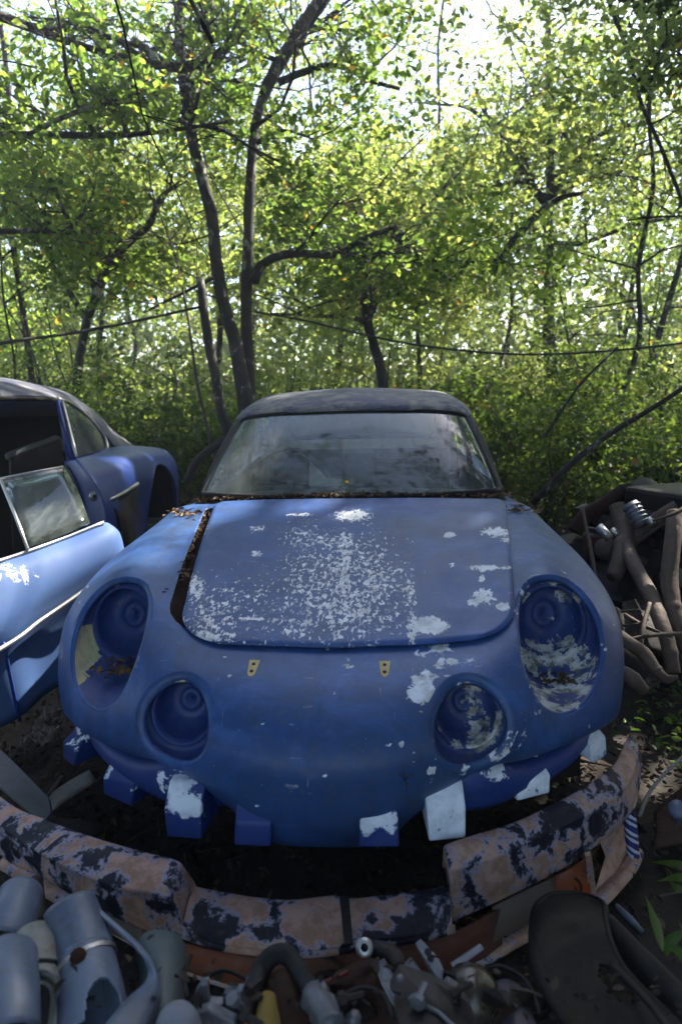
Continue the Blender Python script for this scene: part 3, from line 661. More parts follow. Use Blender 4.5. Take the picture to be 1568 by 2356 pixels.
# small loose cover flap at lower left (wing-mirror base stub, wiper spindles)
for u_, v_ in ((905, 1143),):
    p = PY(u_, v_, 1.27); q = MB(); lathe([(.0001, .03), (.008, .028), (.01, 0)], 8, p+Vector((0, 0, -.01)), (0, -.2, 1), q); car.part('wiper_spindle', q, mBlack)
# dark sheet added behind the valance to black out the underfloor
q = MB(); gridmb(np.array([[(-.72, .62, .40), (0, .3, .45), (.72, .62, .40)], [(-.72, .66, .02), (0, .36, .02), (.72, .66, .02)]]), q); car.part('dark_underfloor_sheet', q, mDark)
car.o.rotation_euler = (0, -.022, 0)

# dead leaves on the cowl, in the gutter, in the lamp bucket
P = []
for _ in range(760):
    x = random.uniform(-.62, .62) if random.random() < .5 else random.triangular(-.66, .2, -.5)
    P.append((x, 1.262+.06*random.random()+.05*(abs(x)/.6)**3, .792+random.random()*.014-.02*(x/.6)**2+.022*x))
for _ in range(160):
    y = random.uniform(.45, 1.25); P.append((-.45-(y-.35)*.12+random.gauss(0, .012), y, topz(-.47, y)-.02+random.random()*.02-.01))
for _ in range(60): P.append((random.gauss(-.60, .035), random.gauss(1.17, .045), topz(-.6, 1.17)+.006+.0*random.random()-.013))
for _ in range(40): P.append((random.gauss(.60, .03), random.gauss(1.18, .06), topz(.6, 1.17)+.006+.013))
litter('leaf_litter', P, .026, mDead, 'brown dead leaves and twigs gathered at the foot of the windscreen and along the bonnet gap', 'dead leaves', flatn=.7)
P = [(random.gauss(-.54, .035), random.gauss(.37, .02), .452+.012*random.random()+max(0, random.gauss(0, .012))) for _ in range(90)]
litter('leaf_litter', P, .024, mDead, 'rust brown dead leaves lying in the left headlamp hole', 'dead leaves', flatn=.6)
P = [(random.gauss(.57, .03), random.gauss(.37, .02), .462+.012*random.random()) for _ in range(40)]
litter('leaf_litter', P, .02, mDead, 'grey dead leaf crumbs in the right headlamp hole', 'dead leaves', flatn=.6, tl=(0, .5))
P = PY(798, 1110, 1.31); litter('fallen_leaf', [tuple(P)], .035, leafmat('yellow_leaf', (.5, .33, .03), (.5, .33, .03), (.6, .4, .03), (.6, .4, .03), .2, 1), 'single yellow leaf stuck low on the middle of the windscreen', 'leaf', kind='thing', flatn=.2)
# orange pine needles stuck on the nose
nb = MB()
for a, b, c, d in ((905,1660,900,1710),(930,1665,893,1690),(912,1690,922,1745),(893,1690,883,1730),(922,1740,930,1790),(915,1700,900,1690),(928,1795,950,1780),(928,1795,915,1780),(930,1795,935,1812),(918,1660,940,1648),(940,1648,975,1640)):
    p1 = PY(a, b, 0); p2 = PY(c, d, 0)
    y1, y2 = body_y(p1.x, p1.z), body_y(p2.x, p2.z); p1 = PY(a, b, y1-.006); p2 = PY(c, d, y2-.006)
    mid = (p1+p2)/2+Vector((.001, -.003, .001)); tube([p1, mid, p2], .0011, 5, nb)
single('pine_needles', nb, mRustPipe, 'few orange pine needles stuck on the blue nose below the right bonnet hinge', 'pine needles', kind='stuff')
# ================================================================== the wood
# sun flecks: canopy gaps over the open door, left wing, bonnet edge, root pile, herb patch, trunks
for u_, v_, d_, r_ in ((40,1340,2.15,.26),(120,1290,2.3,.2),(200,1250,2.45,.12),(0,1400,2.1,.2),(385,1180,2.45,.20),(430,1165,2.6,.14),(480,1210,2.4,.08),(700,1180,2.5,.09),(320,1290,2.1,.11),(180,1530,1.85,.035),(520,1330,1.9,.03),(800,1190,2.4,.05),
                          (290,1065,3.6,.10),(1535,1480,2.42,.16),(1510,1420,2.5,.10),(1470,1500,2.13,.09),(1560,1450,2.45,.1),(1500,1640,2.3,.14),(1430,1650,2.2,.08),(1400,1220,2.92,.05),(1450,1180,2.95,.07),(1100,1200,2.3,.06),(60,880,3.4,.15),(700,905,3.3,.10),(1000,905,3.3,.08)):
    BEAMS.append((tuple(PD(u_, v_, d_)), r_*1.25))
BEAMS += [(tuple(PD(582, 330, 6.5)), .35), (tuple(PD(572, 480, 6.5)), .35), (tuple(PD(505, 560, 6.4)), .2), (tuple(PD(940, 560, 6)), .2)]
class Tree:
    def __init__(s, seed): s.r = np.random.default_rng(seed); s.wood = MB(); s.tips = []
    def limb(s, p, d, L, r0, lvl, maxl=3, sides=6):
        n = max(4, int(L/.28)); pts = [np.array(p, float)]; d = np.array(d, float); d /= np.linalg.norm(d)
        for i in range(n):
            d = d+s.r.normal(size=3)*.17+np.array([0, 0, .035 if lvl < 2 else -.01]); d /= np.linalg.norm(d); pts.append(pts[-1]+d*L/n)
        rr = np.linspace(r0, r0*.35, n+1); s.add(pts, rr, sides)
        if lvl >= maxl: s.tips += pts[1:]; return
        if lvl == maxl-1: s.tips += pts[2:]
        k = int(s.r.integers(3, 6)) if lvl else 5
        for j in range(k):
            i = int(s.r.uniform(.25, 1)*n); dd = d*.6+s.r.normal(size=3)*.75; dd[2] = dd[2]*.6+.12
            s.limb(pts[i], dd, L*s.r.uniform(.45, .7), rr[i]*.62, lvl+1, maxl, max(4, sides-1))
    def add(s, pts, rr, sides=8, spl=0): tube(pts, rr, sides, s.wood, spl=spl, jit=.28 if sides > 7 else .15)
    def grow_on(s, pts, rr, k, L, lo=.3, up=.25, maxl=3):
        P = np.array([tuple(p) for p in pts], float)
        for j in range(k):
            t = s.r.uniform(lo, 1)*(len(P)-1); i = int(min(t, len(P)-2)); f = t-i; p = P[i]*(1-f)+P[i+1]*f
            a = s.r.uniform(0, 2*math.pi); d = np.array([math.cos(a), math.sin(a), up+s.r.uniform(-.2, .5)])
            s.limb(p, d, L*s.r.uniform(.6, 1.1), (rr[i] if hasattr(rr, '__len__') else rr)*.42, 1, maxl)
    def leaves(s, n, size, spread=.13, clump=9, zmin=-9, clear=True):
        T = np.array(s.tips); k = max(1, n//clump)
        c = T[s.r.integers(0, len(T), k)]+s.r.normal(size=(k, 3))*spread
        C = np.repeat(c, clump, 0)+s.r.normal(size=(k*clump, 3))*np.array([.11, .11, .06])*size/.09
        ok = (C[:, 2] > zmin)&~in_beam(C)&thin(C, s.r)
        if clear: ok &= ~in_clear(C)
        ok &= ~((on_trunk(C))&(s.r.random(len(C)) < .9))
        C = C[ok]; m = len(C)
        nr = s.r.normal(size=(m, 3))*.75; nr[:, 2] += .75; nr /= np.linalg.norm(nr, axis=1)[:, None]
        tint = np.clip(np.repeat(s.r.uniform(.1, .8, k), clump)[ok]+s.r.normal(size=m)*.13, 0, .97); odd = s.r.random(m) < .012; tint[odd] = 1
        return C, nr, size*s.r.uniform(.6, 1.3, m), tint
def thin(C, r):
    """open upper canopy over the wood, closed canopy on the sun side of the clearing"""
    k = np.clip((C[:, 2]-.5)/SD[2], 0, 99); gx_ = C[:, 0]-SD[0]*k; gy_ = C[:, 1]-SD[1]*k
    sh = (np.abs(gx_+.2) < 2.6)&(gy_ > -1.6)&(gy_ < 3.4)
    top = (C[:, 2] > 3.0+.28*np.clip(C[:, 1]-2, 0, 20))|((C[:, 0] > 2.2)&(C[:, 2] > 1.9))
    return sh|~top|(r.random(len(C)) < .30)  # upper leaves dropped to let sun in, kept where they shade the cars
TRUNKS = [np.array(l, float) for l in ([(560,960),(540,790),(512,690),(497,600),(487,500),(462,400),(438,300),(424,200),(412,90),(408,0)], [(574,900),(568,780),(566,680),(570,590),(572,500),(576,400),(586,300),(606,220),(640,150),(690,70),(745,-10)],
                                          [(222,680),(250,610),(300,555),(345,515),(365,460),(405,425)], [(595,630),(640,590),(700,583),(775,586),(830,552),(905,522)], [(880,880),(862,800),(845,740),(838,690)], [(305,90),(340,120),(385,160)])]
def on_trunk(C):
    """the forked oak and the big boughs carry hardly any leaves along their own bark on the open side"""
    u_, v_ = project(C); dep = (C-np.array(CAM))@np.array(FW); m = np.zeros(len(C), bool)
    for L, dm in zip(TRUNKS, (6.6, 6.8, 7.7, 6.5, 8.1, 6.5)):
        for a, b in zip(L[:-1], L[1:]):
            d = b-a; t = np.clip(((u_-a[0])*d[0]+(v_-a[1])*d[1])/(d@d), 0, 1); q = (u_-a[0]-t*d[0])**2+(v_-a[1]-t*d[1])**2; m |= (q < 24**2)&(dep < dm)&(dep > 1)
    return m
def in_clear(C):
    """no foliage in the space the cars and the open ground in front of the camera take"""
    D = C-np.array(CAM); z = D@np.array(FW); x = (D@np.array(RT)); u = D@np.array(UP)
    vis = (z > .0)&(z < 4.3)&(np.abs(x) < .54*z+.1)&(u < .80*z)
    carb = (np.abs(C[:, 0]) < 1.7)&(C[:, 1] > -1)&(C[:, 1] < 4.2)&(C[:, 2] < 1.6)
    lc = (C[:, 0] > -3)&(C[:, 0] < -.9)&(C[:, 1] < 5.0)&(C[:, 2] < 1.5)
    return vis|carb|lc|(np.linalg.norm(D, axis=1) < 1.6)
def make_tree(name, label, loc, T, nleaf, size, mat, group=None, bark=None, spread=.13, clump=9, lobed=True, cat='tree', crown='crown', clear=True):
    th = Thing(name, label, cat, loc, group)
    th.part('trunk', T.wood, bark or mBark)
    C, nr, sz, ti = T.leaves(int(nleaf*1.5), size*.81, spread*1.1, int(clump*1.8), clear=clear)
    if len(C):
        V, F, t = leaf_arrays(C, nr, sz, ti, lobed)
        link(crown, leaf_mesh(crown, V, F, t, mat, loc), th.o)
    return th
def px_line(l, dep): return [PD(a, b, dep if len(q) == 0 else q[0]) for a, b, *q in l]
def down(p, z=-.1): return Vector((p.x, p.y, z))
K_ = .4343/FPX
# forked oak behind the coupe
T = Tree(1); d = 6.5
pL = px_line([(572,1010),(560,900),(540,790),(512,690),(497,600),(487,500),(462,400),(438,300),(424,200),(412,90),(408,-40),(400,-160)], d)
rL = [.43*q*K_*d for q in (46,40,36,33,31,31,30,28,27,25,23,16)]
pR = px_line([(578,1010),(574,900),(568,780),(566,680),(570,590),(572,500),(576,400),(586,300),(606,220),(640,150),(690,70),(745,-10),(800,-90)], d+.15)
rR = [.43*q*K_*d for q in (40,34,32,31,30,29,26,27,30,34,38,38,30)]
T.add([down(pL[0], -.3)]+pL, [rL[0]*1.3]+rL, 12, 3); T.add([down(pR[0], -.3)]+pR, [rR[0]*1.3]+rR, 12, 3)
for l, r0 in (([(584,650),(600,612),(640,590),(700,583),(775,586),(830,552),(905,522)], 11), ([(775,586),(810,600),(850,620)], 7), ([(905,522),(950,575),(990,612),(1045,650)], 7), ([(385,160),(340,120),(305,90)], 15),
              ([(420,90),(460,50),(500,25)], 12), ([(405,185),(350,205),(280,230)], 6), ([(430,190),(520,185),(600,200)], 6), ([(640,190),(700,165),(775,150),(850,185),(920,205)], 8), ([(590,330),(650,300),(720,320)], 5),
              ([(900,540),(985,595),(1080,605),(1150,600)], 6), ([(490,640),(450,660),(330,720)], 5), ([(830,560),(848,640),(855,700)], 7)):
    P = px_line(l, d-.1); T.add(P, np.linspace(r0*K_*d*1.1, r0*K_*d*.5, len(P)), 7, 3); T.grow_on(P, [r0*K_*d]*len(P), 3, .9, .2, .1, 3)
T.grow_on(pL[5:], rL[5:], 9, 1.5); T.grow_on(pR[5:], rR[5:], 10, 1.5)
make_tree('oak_tree', 'oak forking at its base into two dark trunks right behind the blue coupe', down(pL[0], -.1), T, 9500, .088, mLeaf)
# dead leaning stem left of it
dp = px_line([(524,1010),(512,960),(498,880),(480,790),(468,710),(460,640)], 6.1); mb = MB(); tube([down(dp[0], -.2)]+dp, [.5*q*K_*6.1 for q in (26,26,24,23,22,20,17)], 9, mb, spl=3, jit=.15); tube(px_line([(430,1110),(455,1060),(520,1010)], 5.6), .035, 7, mb, spl=3)
single('broken_tree', mb, mBark, 'thin dead tree stem broken off at the top, just left of the forked oak', 'dead tree')
# second tree, centre right, crooked and thin
T = Tree(2); d = 8
P = px_line([(884,960),(880,880),(862,800),(845,740),(838,690),(848,620),(838,560),(820,480),(800,380)], d); rr = [.5*q*K_*d for q in (26,24,22,22,22,18,15,12,8)]
T.add([down(P[0], -.2)]+P, [rr[0]*1.2]+rr, 9, 3)
for l, r0 in (([(850,730),(868,690),(940,665),(1010,640),(1060,635)], 9), ([(838,740),(800,730),(740,728),(620,722)], 7), ([(860,720),(870,600),(900,500),(940,400)], 6)):
    Q = px_line(l, d); T.add(Q, np.linspace(r0*K_*d, r0*K_*d*.4, len(Q)), 6, 3); T.grow_on(Q, [r0*K_*d]*len(Q), 4, 1.1, .2, .1, 3)
T.grow_on(P[4:], rr[4:], 7, 2.2)
make_tree('oak_sapling', 'crooked thin oak with bent side branches seen above the middle of the coupe roof', down(P[0], -.1), T, 6000, .09, mLeafF, spread=.2)
# right spreading tree
T = Tree(3); d = 10
P = px_line([(1275,1150),(1272,1000),(1268,860),(1262,720),(1262,600),(1260,500),(1266,420),(1262,300),(1262,150),(1262,20)], d); rr = [.5*q*K_*d for q in (34,32,30,28,26,24,20,16,13,9)]
T.add(P, rr, 9, 3)
for l, r0 in (([(1262,460),(1230,440),(1170,340),(1130,290),(1095,210)], 11), ([(1262,480),(1300,400),(1350,340),(1362,290)], 11), ([(1350,330),(1400,300),(1450,290)], 7), ([(1262,470),(1330,420),(1420,400),(1500,330)], 8), ([(1250,470),(1200,420),(1130,430),(1000,420)], 6),
              ([(1270,560),(1340,560),(1450,520),(1560,500)], 8), ([(1150,310),(1080,250),(1000,240)], 6)):
    Q = px_line(l, d); T.add(Q, np.linspace(r0*K_*d, r0*K_*d*.4, len(Q)), 6, 3); T.grow_on(Q, [r0*K_*d]*len(Q), 4, 1.4, .2, .1, 3)
T.grow_on(P[4:], rr[4:], 9, 1.7)
make_tree('oak_tree', 'straight oak with wide forking limbs in the upper right against the sky', down(P[0], -.1), T, 13000, .095, mLeafF)
# left arching branch tree
T = Tree(4); d = 7.6
P = px_line([(175,960),(178,860),(200,740),(222,680),(250,610),(300,555),(345,515),(365,460),(405,425)], d); rr = [.5*q*K_*d for q in (22,21,20,22,21,18,16,12,8)]
T.add([down(P[0], -.2)]+P, [rr[0]*1.2]+rr, 8, 3)
for l, r0 in (([(250,620),(290,605),(350,600),(420,560)], 6), ([(222,680),(180,600),(60,560),(0,600)], 6), ([(200,740),(120,600),(60,430),(0,350)], 8), ([(100,500),(160,440),(260,420)], 5)):
    Q = px_line(l, d); T.add(Q, np.linspace(r0*K_*d, r0*K_*d*.4, len(Q)), 6, 3); T.grow_on(Q, [r0*K_*d]*len(Q), 5, 1.2, .2, .2, 3)
T.grow_on(P[4:], rr[4:], 7, 1.9)
make_tree('oak_tree', 'arching dark oak leaning right above the roof of the left car', down(P[0], -.1), T, 7500, .09, mLeafF, spread=.2)
# near canopy hanging into the top left and top right corners
T = Tree(5); base = Vector((-3.6, 2.6, -.1)); P = [base, (-3.5, 2.7, 1.2), (-3.2, 3.0, 2.6), (-2.9, 3.5, 3.8), (-2.4, 4.0, 5)]; T.add(P, [.11, .1, .085, .07, .04], 9, 3)
for q in (((-3.2,3.0,2.6),(-2.6,3.8,3.0),(-1.9,4.4,3.2),(-1.1,4.7,3.4)), ((-2.9,3.5,3.8),(-2.2,4.6,3.9),(-1.4,5.0,3.9)), ((-3.4,2.8,2.0),(-2.9,4.0,2.4),(-2.3,5.0,2.6))):
    T.add(q, np.linspace(.04, .012, len(q)), 6, 3); T.grow_on(q, [.05]*len(q), 7, 1.0, .2, .1, 3)
make_tree('oak_tree', 'near oak whose dark leaves hang into the top left corner', base, T, 6500, .085, mLeaf, spread=.1)
T = Tree(6); base = Vector((3.9, 3.0, -.1)); P = [base, (3.8, 3.1, 1.5), (3.6, 3.4, 3.0), (3.2, 4.0, 4.3)]; T.add(P, [.1, .09, .07, .04], 9, 3)
for q in (((3.6,3.4,3.0),(3.0,4.4,3.6),(2.3,5.4,3.9)), ((3.8,3.1,2.0),(3.4,4.6,2.6),(2.9,5.8,2.9))):
    T.add(q, np.linspace(.035, .012, len(q)), 6, 3); T.grow_on(q, [.045]*len(q), 6, 1.0, .2, .1, 3)
make_tree('oak_tree', 'near oak reaching in from the right edge of the picture', base, T, 4000, .08, mLeafF, spread=.12)
# the trees behind, each of its own growth
def wild(i, x, y, h, z0, nl, size, mat, label, group, wood_r=.07, L=1.7, k=11):
    T = Tree(100+i); r = T.r; zb = gz(x, y); p = [(x, y, zb-.1)]; cx, cy_ = x, y
    for t in np.linspace(.15, 1, 7): cx += r.normal()*.13; cy_ += r.normal()*.13; p.append((cx, cy_, zb+h*t))
    rr = np.linspace(wood_r*.68, wood_r*.2, len(p)); T.add(p, rr, 8, 3)
    T.grow_on(p, rr, k, L, max(.1, (z0)/h), .15, 3)
    make_tree('woodland_tree', label, (x, y, zb), T, nl, size, mat, group, spread=.16)
LB = 'slender oak of the sunlit wood behind the cars'
GR = 'trees of the wood behind'
pos = [(-6.5,8),(-4.6,10.5),(-2.6,9.2),(-.9,11.5),(.6,9.6),(2.2,11.8),(3.9,9.2),(6.2,9.8),(7.8,12.5),(-8,12.5),(-5.6,14),(-2.8,14.5),(-.2,15.5),(2.8,15.5),(5.4,14.2),(8.6,16.5),(3.0,7.2),(-4.2,6.9),(4.7,12.4),(7.0,14.2),(1.4,13.6)]
ORD = ['leftmost', 'second from the left', 'third from the left', 'fourth from the left', 'fifth from the left', 'sixth from the left', 'seventh from the left', 'eighth from the left', 'ninth from the left', 'tenth from the left', 'eleventh from the left', 'tenth from the right', 'ninth from the right', 'eighth from the right', 'seventh from the right',
       'sixth from the right', 'fifth from the right', 'fourth from the right', 'third from the right', 'second from the right', 'rightmost']
rk = sorted(range(len(pos)), key=lambda i: project(np.array([[pos[i][0], pos[i][1], 1.5]]))[0][0])
for i, (x, y) in enumerate(pos): LB = 'slender trunk '+ORD[rk.index(i)]+' among the thin oaks of the wood behind the cars'; wild(i, x, y, 5.6+(i*37 % 10)*.33+(y-9)*.18, 1.0+(i % 3)*.7, 7600, .098+.002*(y-8), mLeafF if i % 3 else mLeaf, LB, GR, .06+.012*(i % 4), 1.9, 12)
# trees added out of view round the camera to keep the foreground in shade
pos2 = [(-4.4,-.6),(-3.2,-3.2),(3.6,-2.6),(4.6,.8),(.4,-4.6),(-6,2.6),(6.3,4.2),(5.2,6.4),(-1.6,-3.4),(2.2,-4.4),(3.1,.2),(-3.0,1.0)]
for i, (x, y) in enumerate(pos2): wild(40+i, x, y, 7.0, 2.6, 8500, .13, mShade, 'unseen tall tree added beside the clearing to shade the two cars', 'added shading trees', .1, 2.7, 12)
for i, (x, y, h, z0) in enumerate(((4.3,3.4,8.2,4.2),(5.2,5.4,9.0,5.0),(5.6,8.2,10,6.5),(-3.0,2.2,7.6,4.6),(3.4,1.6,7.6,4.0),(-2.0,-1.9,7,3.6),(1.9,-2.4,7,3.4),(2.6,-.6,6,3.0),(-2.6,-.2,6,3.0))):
    wild(60+i, x, y, h, z0, 9000, .16, mShade, 'unseen tall tree added beside the clearing to shade the two cars', 'added shading trees', .1, 3.0, 12)  # high crowns out of frame, placed to keep sun off the cars
for i, (x, y) in enumerate(((-3.0,-3.3),(3.3,-3.0),(3.8,-1.2),(-3.8,-1.6),(3.9,.4))):
    wild(80+i, x, y, 2.3, .3, 3000, .24, mShade, 'unseen leafy young tree added beside the clearing to block low light', 'added young shading trees', .06, 1.7, 14)  # low foliage added out of view to cut light from the horizon
# understory bushes
def bush(i, x, y, h, wd, nl, size, mat, label, group=None, name='bush', clear=True):
    T = Tree(300+i); r = T.r; zb = gz(x, y)
    for k in range(9):
        a = r.uniform(0, 6.28); T.limb((x+r.normal()*.12*wd, y+r.normal()*.12*wd, zb-.03), (math.cos(a)*wd*.55/h, math.sin(a)*wd*.55/h, 1.0), h*r.uniform(.6, 1), .012, 2, 3, 5)
    make_tree(name, label, (x, y, zb), T, nl, size, mat, group, bark=mTwig, spread=.12, clump=7, cat='bush', crown='foliage', clear=clear)
bl = [(-3.2,8.8,2.4,1.9,5000),(-.6,9.5,2.2,1.8,5000),(3.2,10.2,2.6,2.0,5000),(5.2,10.5,2.8,2.2,5000),(-6.2,9.5,2.8,2.2,5000),(7.6,9.2,2.8,2.2,5000),(1.0,12,3.0,2.2,5000),(1.6,4.9,1.35,1.1,5200),(2.3,4.3,1.05,1.1,5200),(3.1,4.6,1.3,1.2,5200),(2.6,6.0,1.8,1.5,5600),(1.2,6.3,1.5,1.3,4200),(4.3,5.6,1.9,1.6,5200),(-.9,6.6,1.3,1.1,3600),(-1.6,5.6,1.15,1.0,4200),(-2.6,6.4,1.6,1.4,4600),(-3.9,5.6,1.7,1.4,4600),(.2,8.0,1.3,1.3,3500),
      (3.4,8.0,2.2,1.7,4500),(-1.9,8.4,2.0,1.6,4500),(5.8,7.6,2.2,1.8,4500),(-5.4,6.6,2.3,1.8,4500),(1.9,9.0,1.8,1.5,4000)]
BO = ['first', 'second', 'third', 'fourth', 'fifth', 'sixth', 'seventh', 'eighth', 'ninth', 'tenth', 'eleventh', 'twelfth', 'thirteenth', 'fourteenth', 'fifteenth', 'sixteenth', 'seventeenth', 'eighteenth', 'nineteenth', 'twentieth', 'twenty-first']
near_ = [i for i, b_ in enumerate(bl) if b_[0] > 1 and b_[1] < 6.2]; far_ = [i for i in range(len(bl)) if i not in near_]
pu = lambda i: project(np.array([[bl[i][0], bl[i][1], .7]]))[0][0]
near_.sort(key=pu); far_.sort(key=pu)
for i, (x, y, h, wd, nl) in enumerate(bl):
    lab = 'dense green bush behind the junk pile, '+BO[near_.index(i)]+' from the coupe' if i in near_ else 'undergrowth bush behind the cars, '+BO[far_.index(i)]+' from the left'
    bush(i, x, y, h, wd, int(nl*(.55+.09*(i*7 % 6))), (.066 if y < 6 else .075)*(.85+.08*(i*5 % 7)), mBush if y < 7 else mLeafF, lab, 'bushes right of the coupe' if i in near_ else 'undergrowth bushes')
# far wood: one leafy mass beyond the single trees
n = 52000; th_ = rng.uniform(-.85, .85, n); dist = rng.uniform(17, 27, n); C = np.column_stack([dist*np.sin(th_)*1.1, dist*np.cos(th_), rng.beta(1.0, 2.2, n)*9.0+.2])
q = .5+.5*np.sin(C[:, 0]*.9)*np.sin(C[:, 2]*1.3+C[:, 0]*.4)+rng.random(n)*.6; C = C[(q > .30)|(C[:, 2] < 3.2)]
n = len(C); nr = rng.normal(size=(n, 3)); nr /= np.linalg.norm(nr, axis=1)[:, None]
V, F, t = leaf_arrays(C, nr, rng.uniform(.16, .36, n), np.clip(rng.normal(.5, .25, n), 0, .97), False, .7)
me = leaf_mesh('far_wood', V, F, t, mFar, (0, 20, 0)); o = link('far_wood', me); o.location = (0, 20, 0); tag(o, kind='stuff')
# leaf litter over the ground
n = 22000; lx = np.concatenate([rng.normal(0, 1.5, n//2), rng.uniform(-5, 5, n//2)]); ly = np.concatenate([rng.normal(.3, .9, n//2), rng.uniform(-.8, 7, n//2)])
litter('ground_litter', [(a, b, gz(a, b)+.008+.02*random.random()) for a, b in zip(lx, ly)], .026, mSoilLeaf, flatn=.6, tl=(0, 1))
# low herbs in the sun fleck to the right of the bumper
P = []
for _ in range(420):
    x, y = random.gauss(1.28, .14), random.gauss(1.02, .17); P.append((x, y, gz(x, y)+.02+abs(random.gauss(0, .035))))
litter('ground_herbs', P, .032, mGrass, flatn=.6)
# cables
def wire(name, l, dep, r, label, group=None, mat=None):
    mb = MB(); tube([PD(a, b, q) for (a, b), q in zip(l, dep)], r, 6, mb, spl=6); return single(name, mb, mat or mWire, label, 'cable' if name == 'hanging_cable' else 'vine', group)
wire('hanging_cable', [(-150,835),(0,791),(180,765),(350,731),(462,706)], [4.8,5.2,5.6,5.9,6.1], .014, 'sagging black cable from the left edge to the dead stem')
wire('hanging_cable', [(585,718),(700,738),(800,762),(950,793),(1120,812),(1250,816),(1400,808),(1568,790),(1750,760)], [6.4,6.3,6.2,6,5.9,5.8,5.7,5.6,5.5], .011, 'long sagging black cable right of the forked oak')
wire('hanging_vine', [(1385,-60),(1405,20),(1440,110),(1475,240),(1520,340),(1575,480)], [6]*6, .017, 'thin dark vine hanging straight across the top right corner')
wire('hanging_vine', [(560,540),(520,470),(480,400)], [6.2]*3, .008, 'pale thin vine between the two oak trunks', mat=mTwig)
mb = MB(); tube([PD(a, b, q) for a, b, q in ((1225,1160,4.6),(1300,1080,4.5),(1400,1000,4.4),(1500,940,4.3),(1620,860,4.2))], [.022,.021,.019,.016,.015], 7, mb, spl=4, jit=.2)
single('leaning_branch', mb, mBark, 'long dead branch leaning up to the right edge behind the junk pile', 'branch')
mb = MB(); tube([PD(a, b, q) for a, b, q in ((1250,1010,5.2),(1330,890,5),(1420,800,5))], .010, 5, mb, spl=3); single('leaning_branch', mb, mBark, 'short thin dead branch rising above the long leaning one', 'branch')
mb = MB(); tube([PD(a, b, q) for a, b, q in ((1140,620,7),(1165,575,7),(1230,500,7),(1290,455,7),(1340,445,7))], [.045,.045,.04,.03,.02], 7, mb, spl=4)
single('bent_branch', mb, mBark, 'dark bent branch hooked like an elbow among the leaves on the right', 'branch')

# pale air between the trees
hz = box((0, 12, 12), (90, 60, 27)); hm = bpy.data.materials.new('air'); hm.use_nodes = True; hn_ = hm.node_tree; hn_.nodes.clear()
ho = hn_.nodes.new('ShaderNodeOutputMaterial'); hv_ = hn_.nodes.new('ShaderNodeVolumePrincipled'); hv_.inputs['Density'].default_value = .0045; hv_.inputs['Color'].default_value = (.80, .87, 1, 1); hv_.inputs['Anisotropy'].default_value = .2
hn_.links.new(hv_.outputs[0], ho.inputs['Volume']); single('haze', hz, hm, None, None, kind='stuff', smooth=False)

# bare young stems standing in the undergrowth
r9 = np.random.default_rng(77)
for i in range(24):
    x, y = r9.uniform(-6, 6.5), r9.uniform(4.9, 9.0)
    if abs(x) < .9 and y < 6: continue
    zb = gz(x, y); h = r9.uniform(1.6, 3.6); p = [(x, y, zb-.05)]; lx_, ly_ = r9.normal()*.35, r9.normal()*.2
    for t in np.linspace(.2, 1, 6): p.append((x+lx_*t*h*.5+r9.normal()*.04, y+ly_*t*h*.5+r9.normal()*.04, zb+h*t))
    mb = MB(); tube(p, np.linspace(r9.uniform(.012, .024), .004, 7), 6, mb, spl=3, jit=.2); sp_ = Thing('bare_sapling', 'thin bare young stem standing in the undergrowth behind the cars', 'sapling', (x, y, zb), 'bare stems in the undergrowth'); sp_.part('stem', mb, mTwig if i % 3 else mBark)
    for k in range(5):
        j = int(r9.integers(2, 6)); a = r9.uniform(0, 6.28); L = r9.uniform(.2, .7); q_ = np.array(p[j]); mb = MB()
        tube([q_, q_+np.array([math.cos(a)*L*.5, math.sin(a)*L*.5, L*.35]), q_+np.array([math.cos(a+.3)*L, math.sin(a+.3)*L, L*.5])], [.007, .005, .002], 4, mb, spl=2); sp_.part('twig', mb, mTwig)
# ================================================================== the second coupe on the left, its door hanging open
lc = Thing('abandoned_coupe', 'derelict blue coupe at the left edge, its door hanging open', 'car', (-1.7, 3.2, 0))
def pdg(rows): return np.array([[tuple(PD(*q)) for q in r] for r in rows])
# rear quarter: columns run along the car, rows top to bottom
qc = [[(172,1052,3.25),(206,1095,3.15),(233,1140,3.12),(245,1200,3.1),(250,1290,3.1),(250,1400,3.1)],
      [(208,1043,3.6),(243,1078,3.36),(262,1135,3.3),(270,1195,3.27),(273,1290,3.26),(273,1390,3.3)],
      [(245,1032,3.95),(283,1060,3.62),(300,1120,3.55),(298,1180,3.52),(297,1280,3.5),(296,1370,3.55)],
      [(290,1026,4.3),(322,1052,3.98),(336,1105,3.88),(330,1165,3.86),(322,1270,3.84),(320,1350,3.9)],
      [(335,1028,4.65),(362,1052,4.36),(376,1100,4.26),(373,1160,4.24),(366,1260,4.22),(362,1330,4.3)],
      [(370,1033,4.95),(392,1056,4.68),(403,1100,4.6),(402,1160,4.58),(394,1250,4.56),(388,1320,4.6)],
      [(385,1042,5.2),(402,1062,4.98),(409,1100,4.9),(408,1160,4.88),(402,1245,4.86),(396,1300,4.9)],
      [(370,1050,5.5),(385,1066,5.45),(390,1100,5.4),(390,1160,5.4),(385,1240,5.4),(380,1290,5.4)]]
Gq = surf(pdg(qc), 8, 6)
wq = np.zeros(Gq.shape[0]*Gq.shape[1])
me = mkmesh('rear_quarter', gridmb(Gq, w=wq), lc.loc, True, mLCar)
ac = PD(368, 1185, 4.28)
cut_hole(me, [(a-lc.loc[1], b) for a, b in ell(ac.y, ac.z-.04, .36, .36, 36)], (1, 2))
rq = link('rear_quarter', me, lc.o); finish(rq, solid=.008)
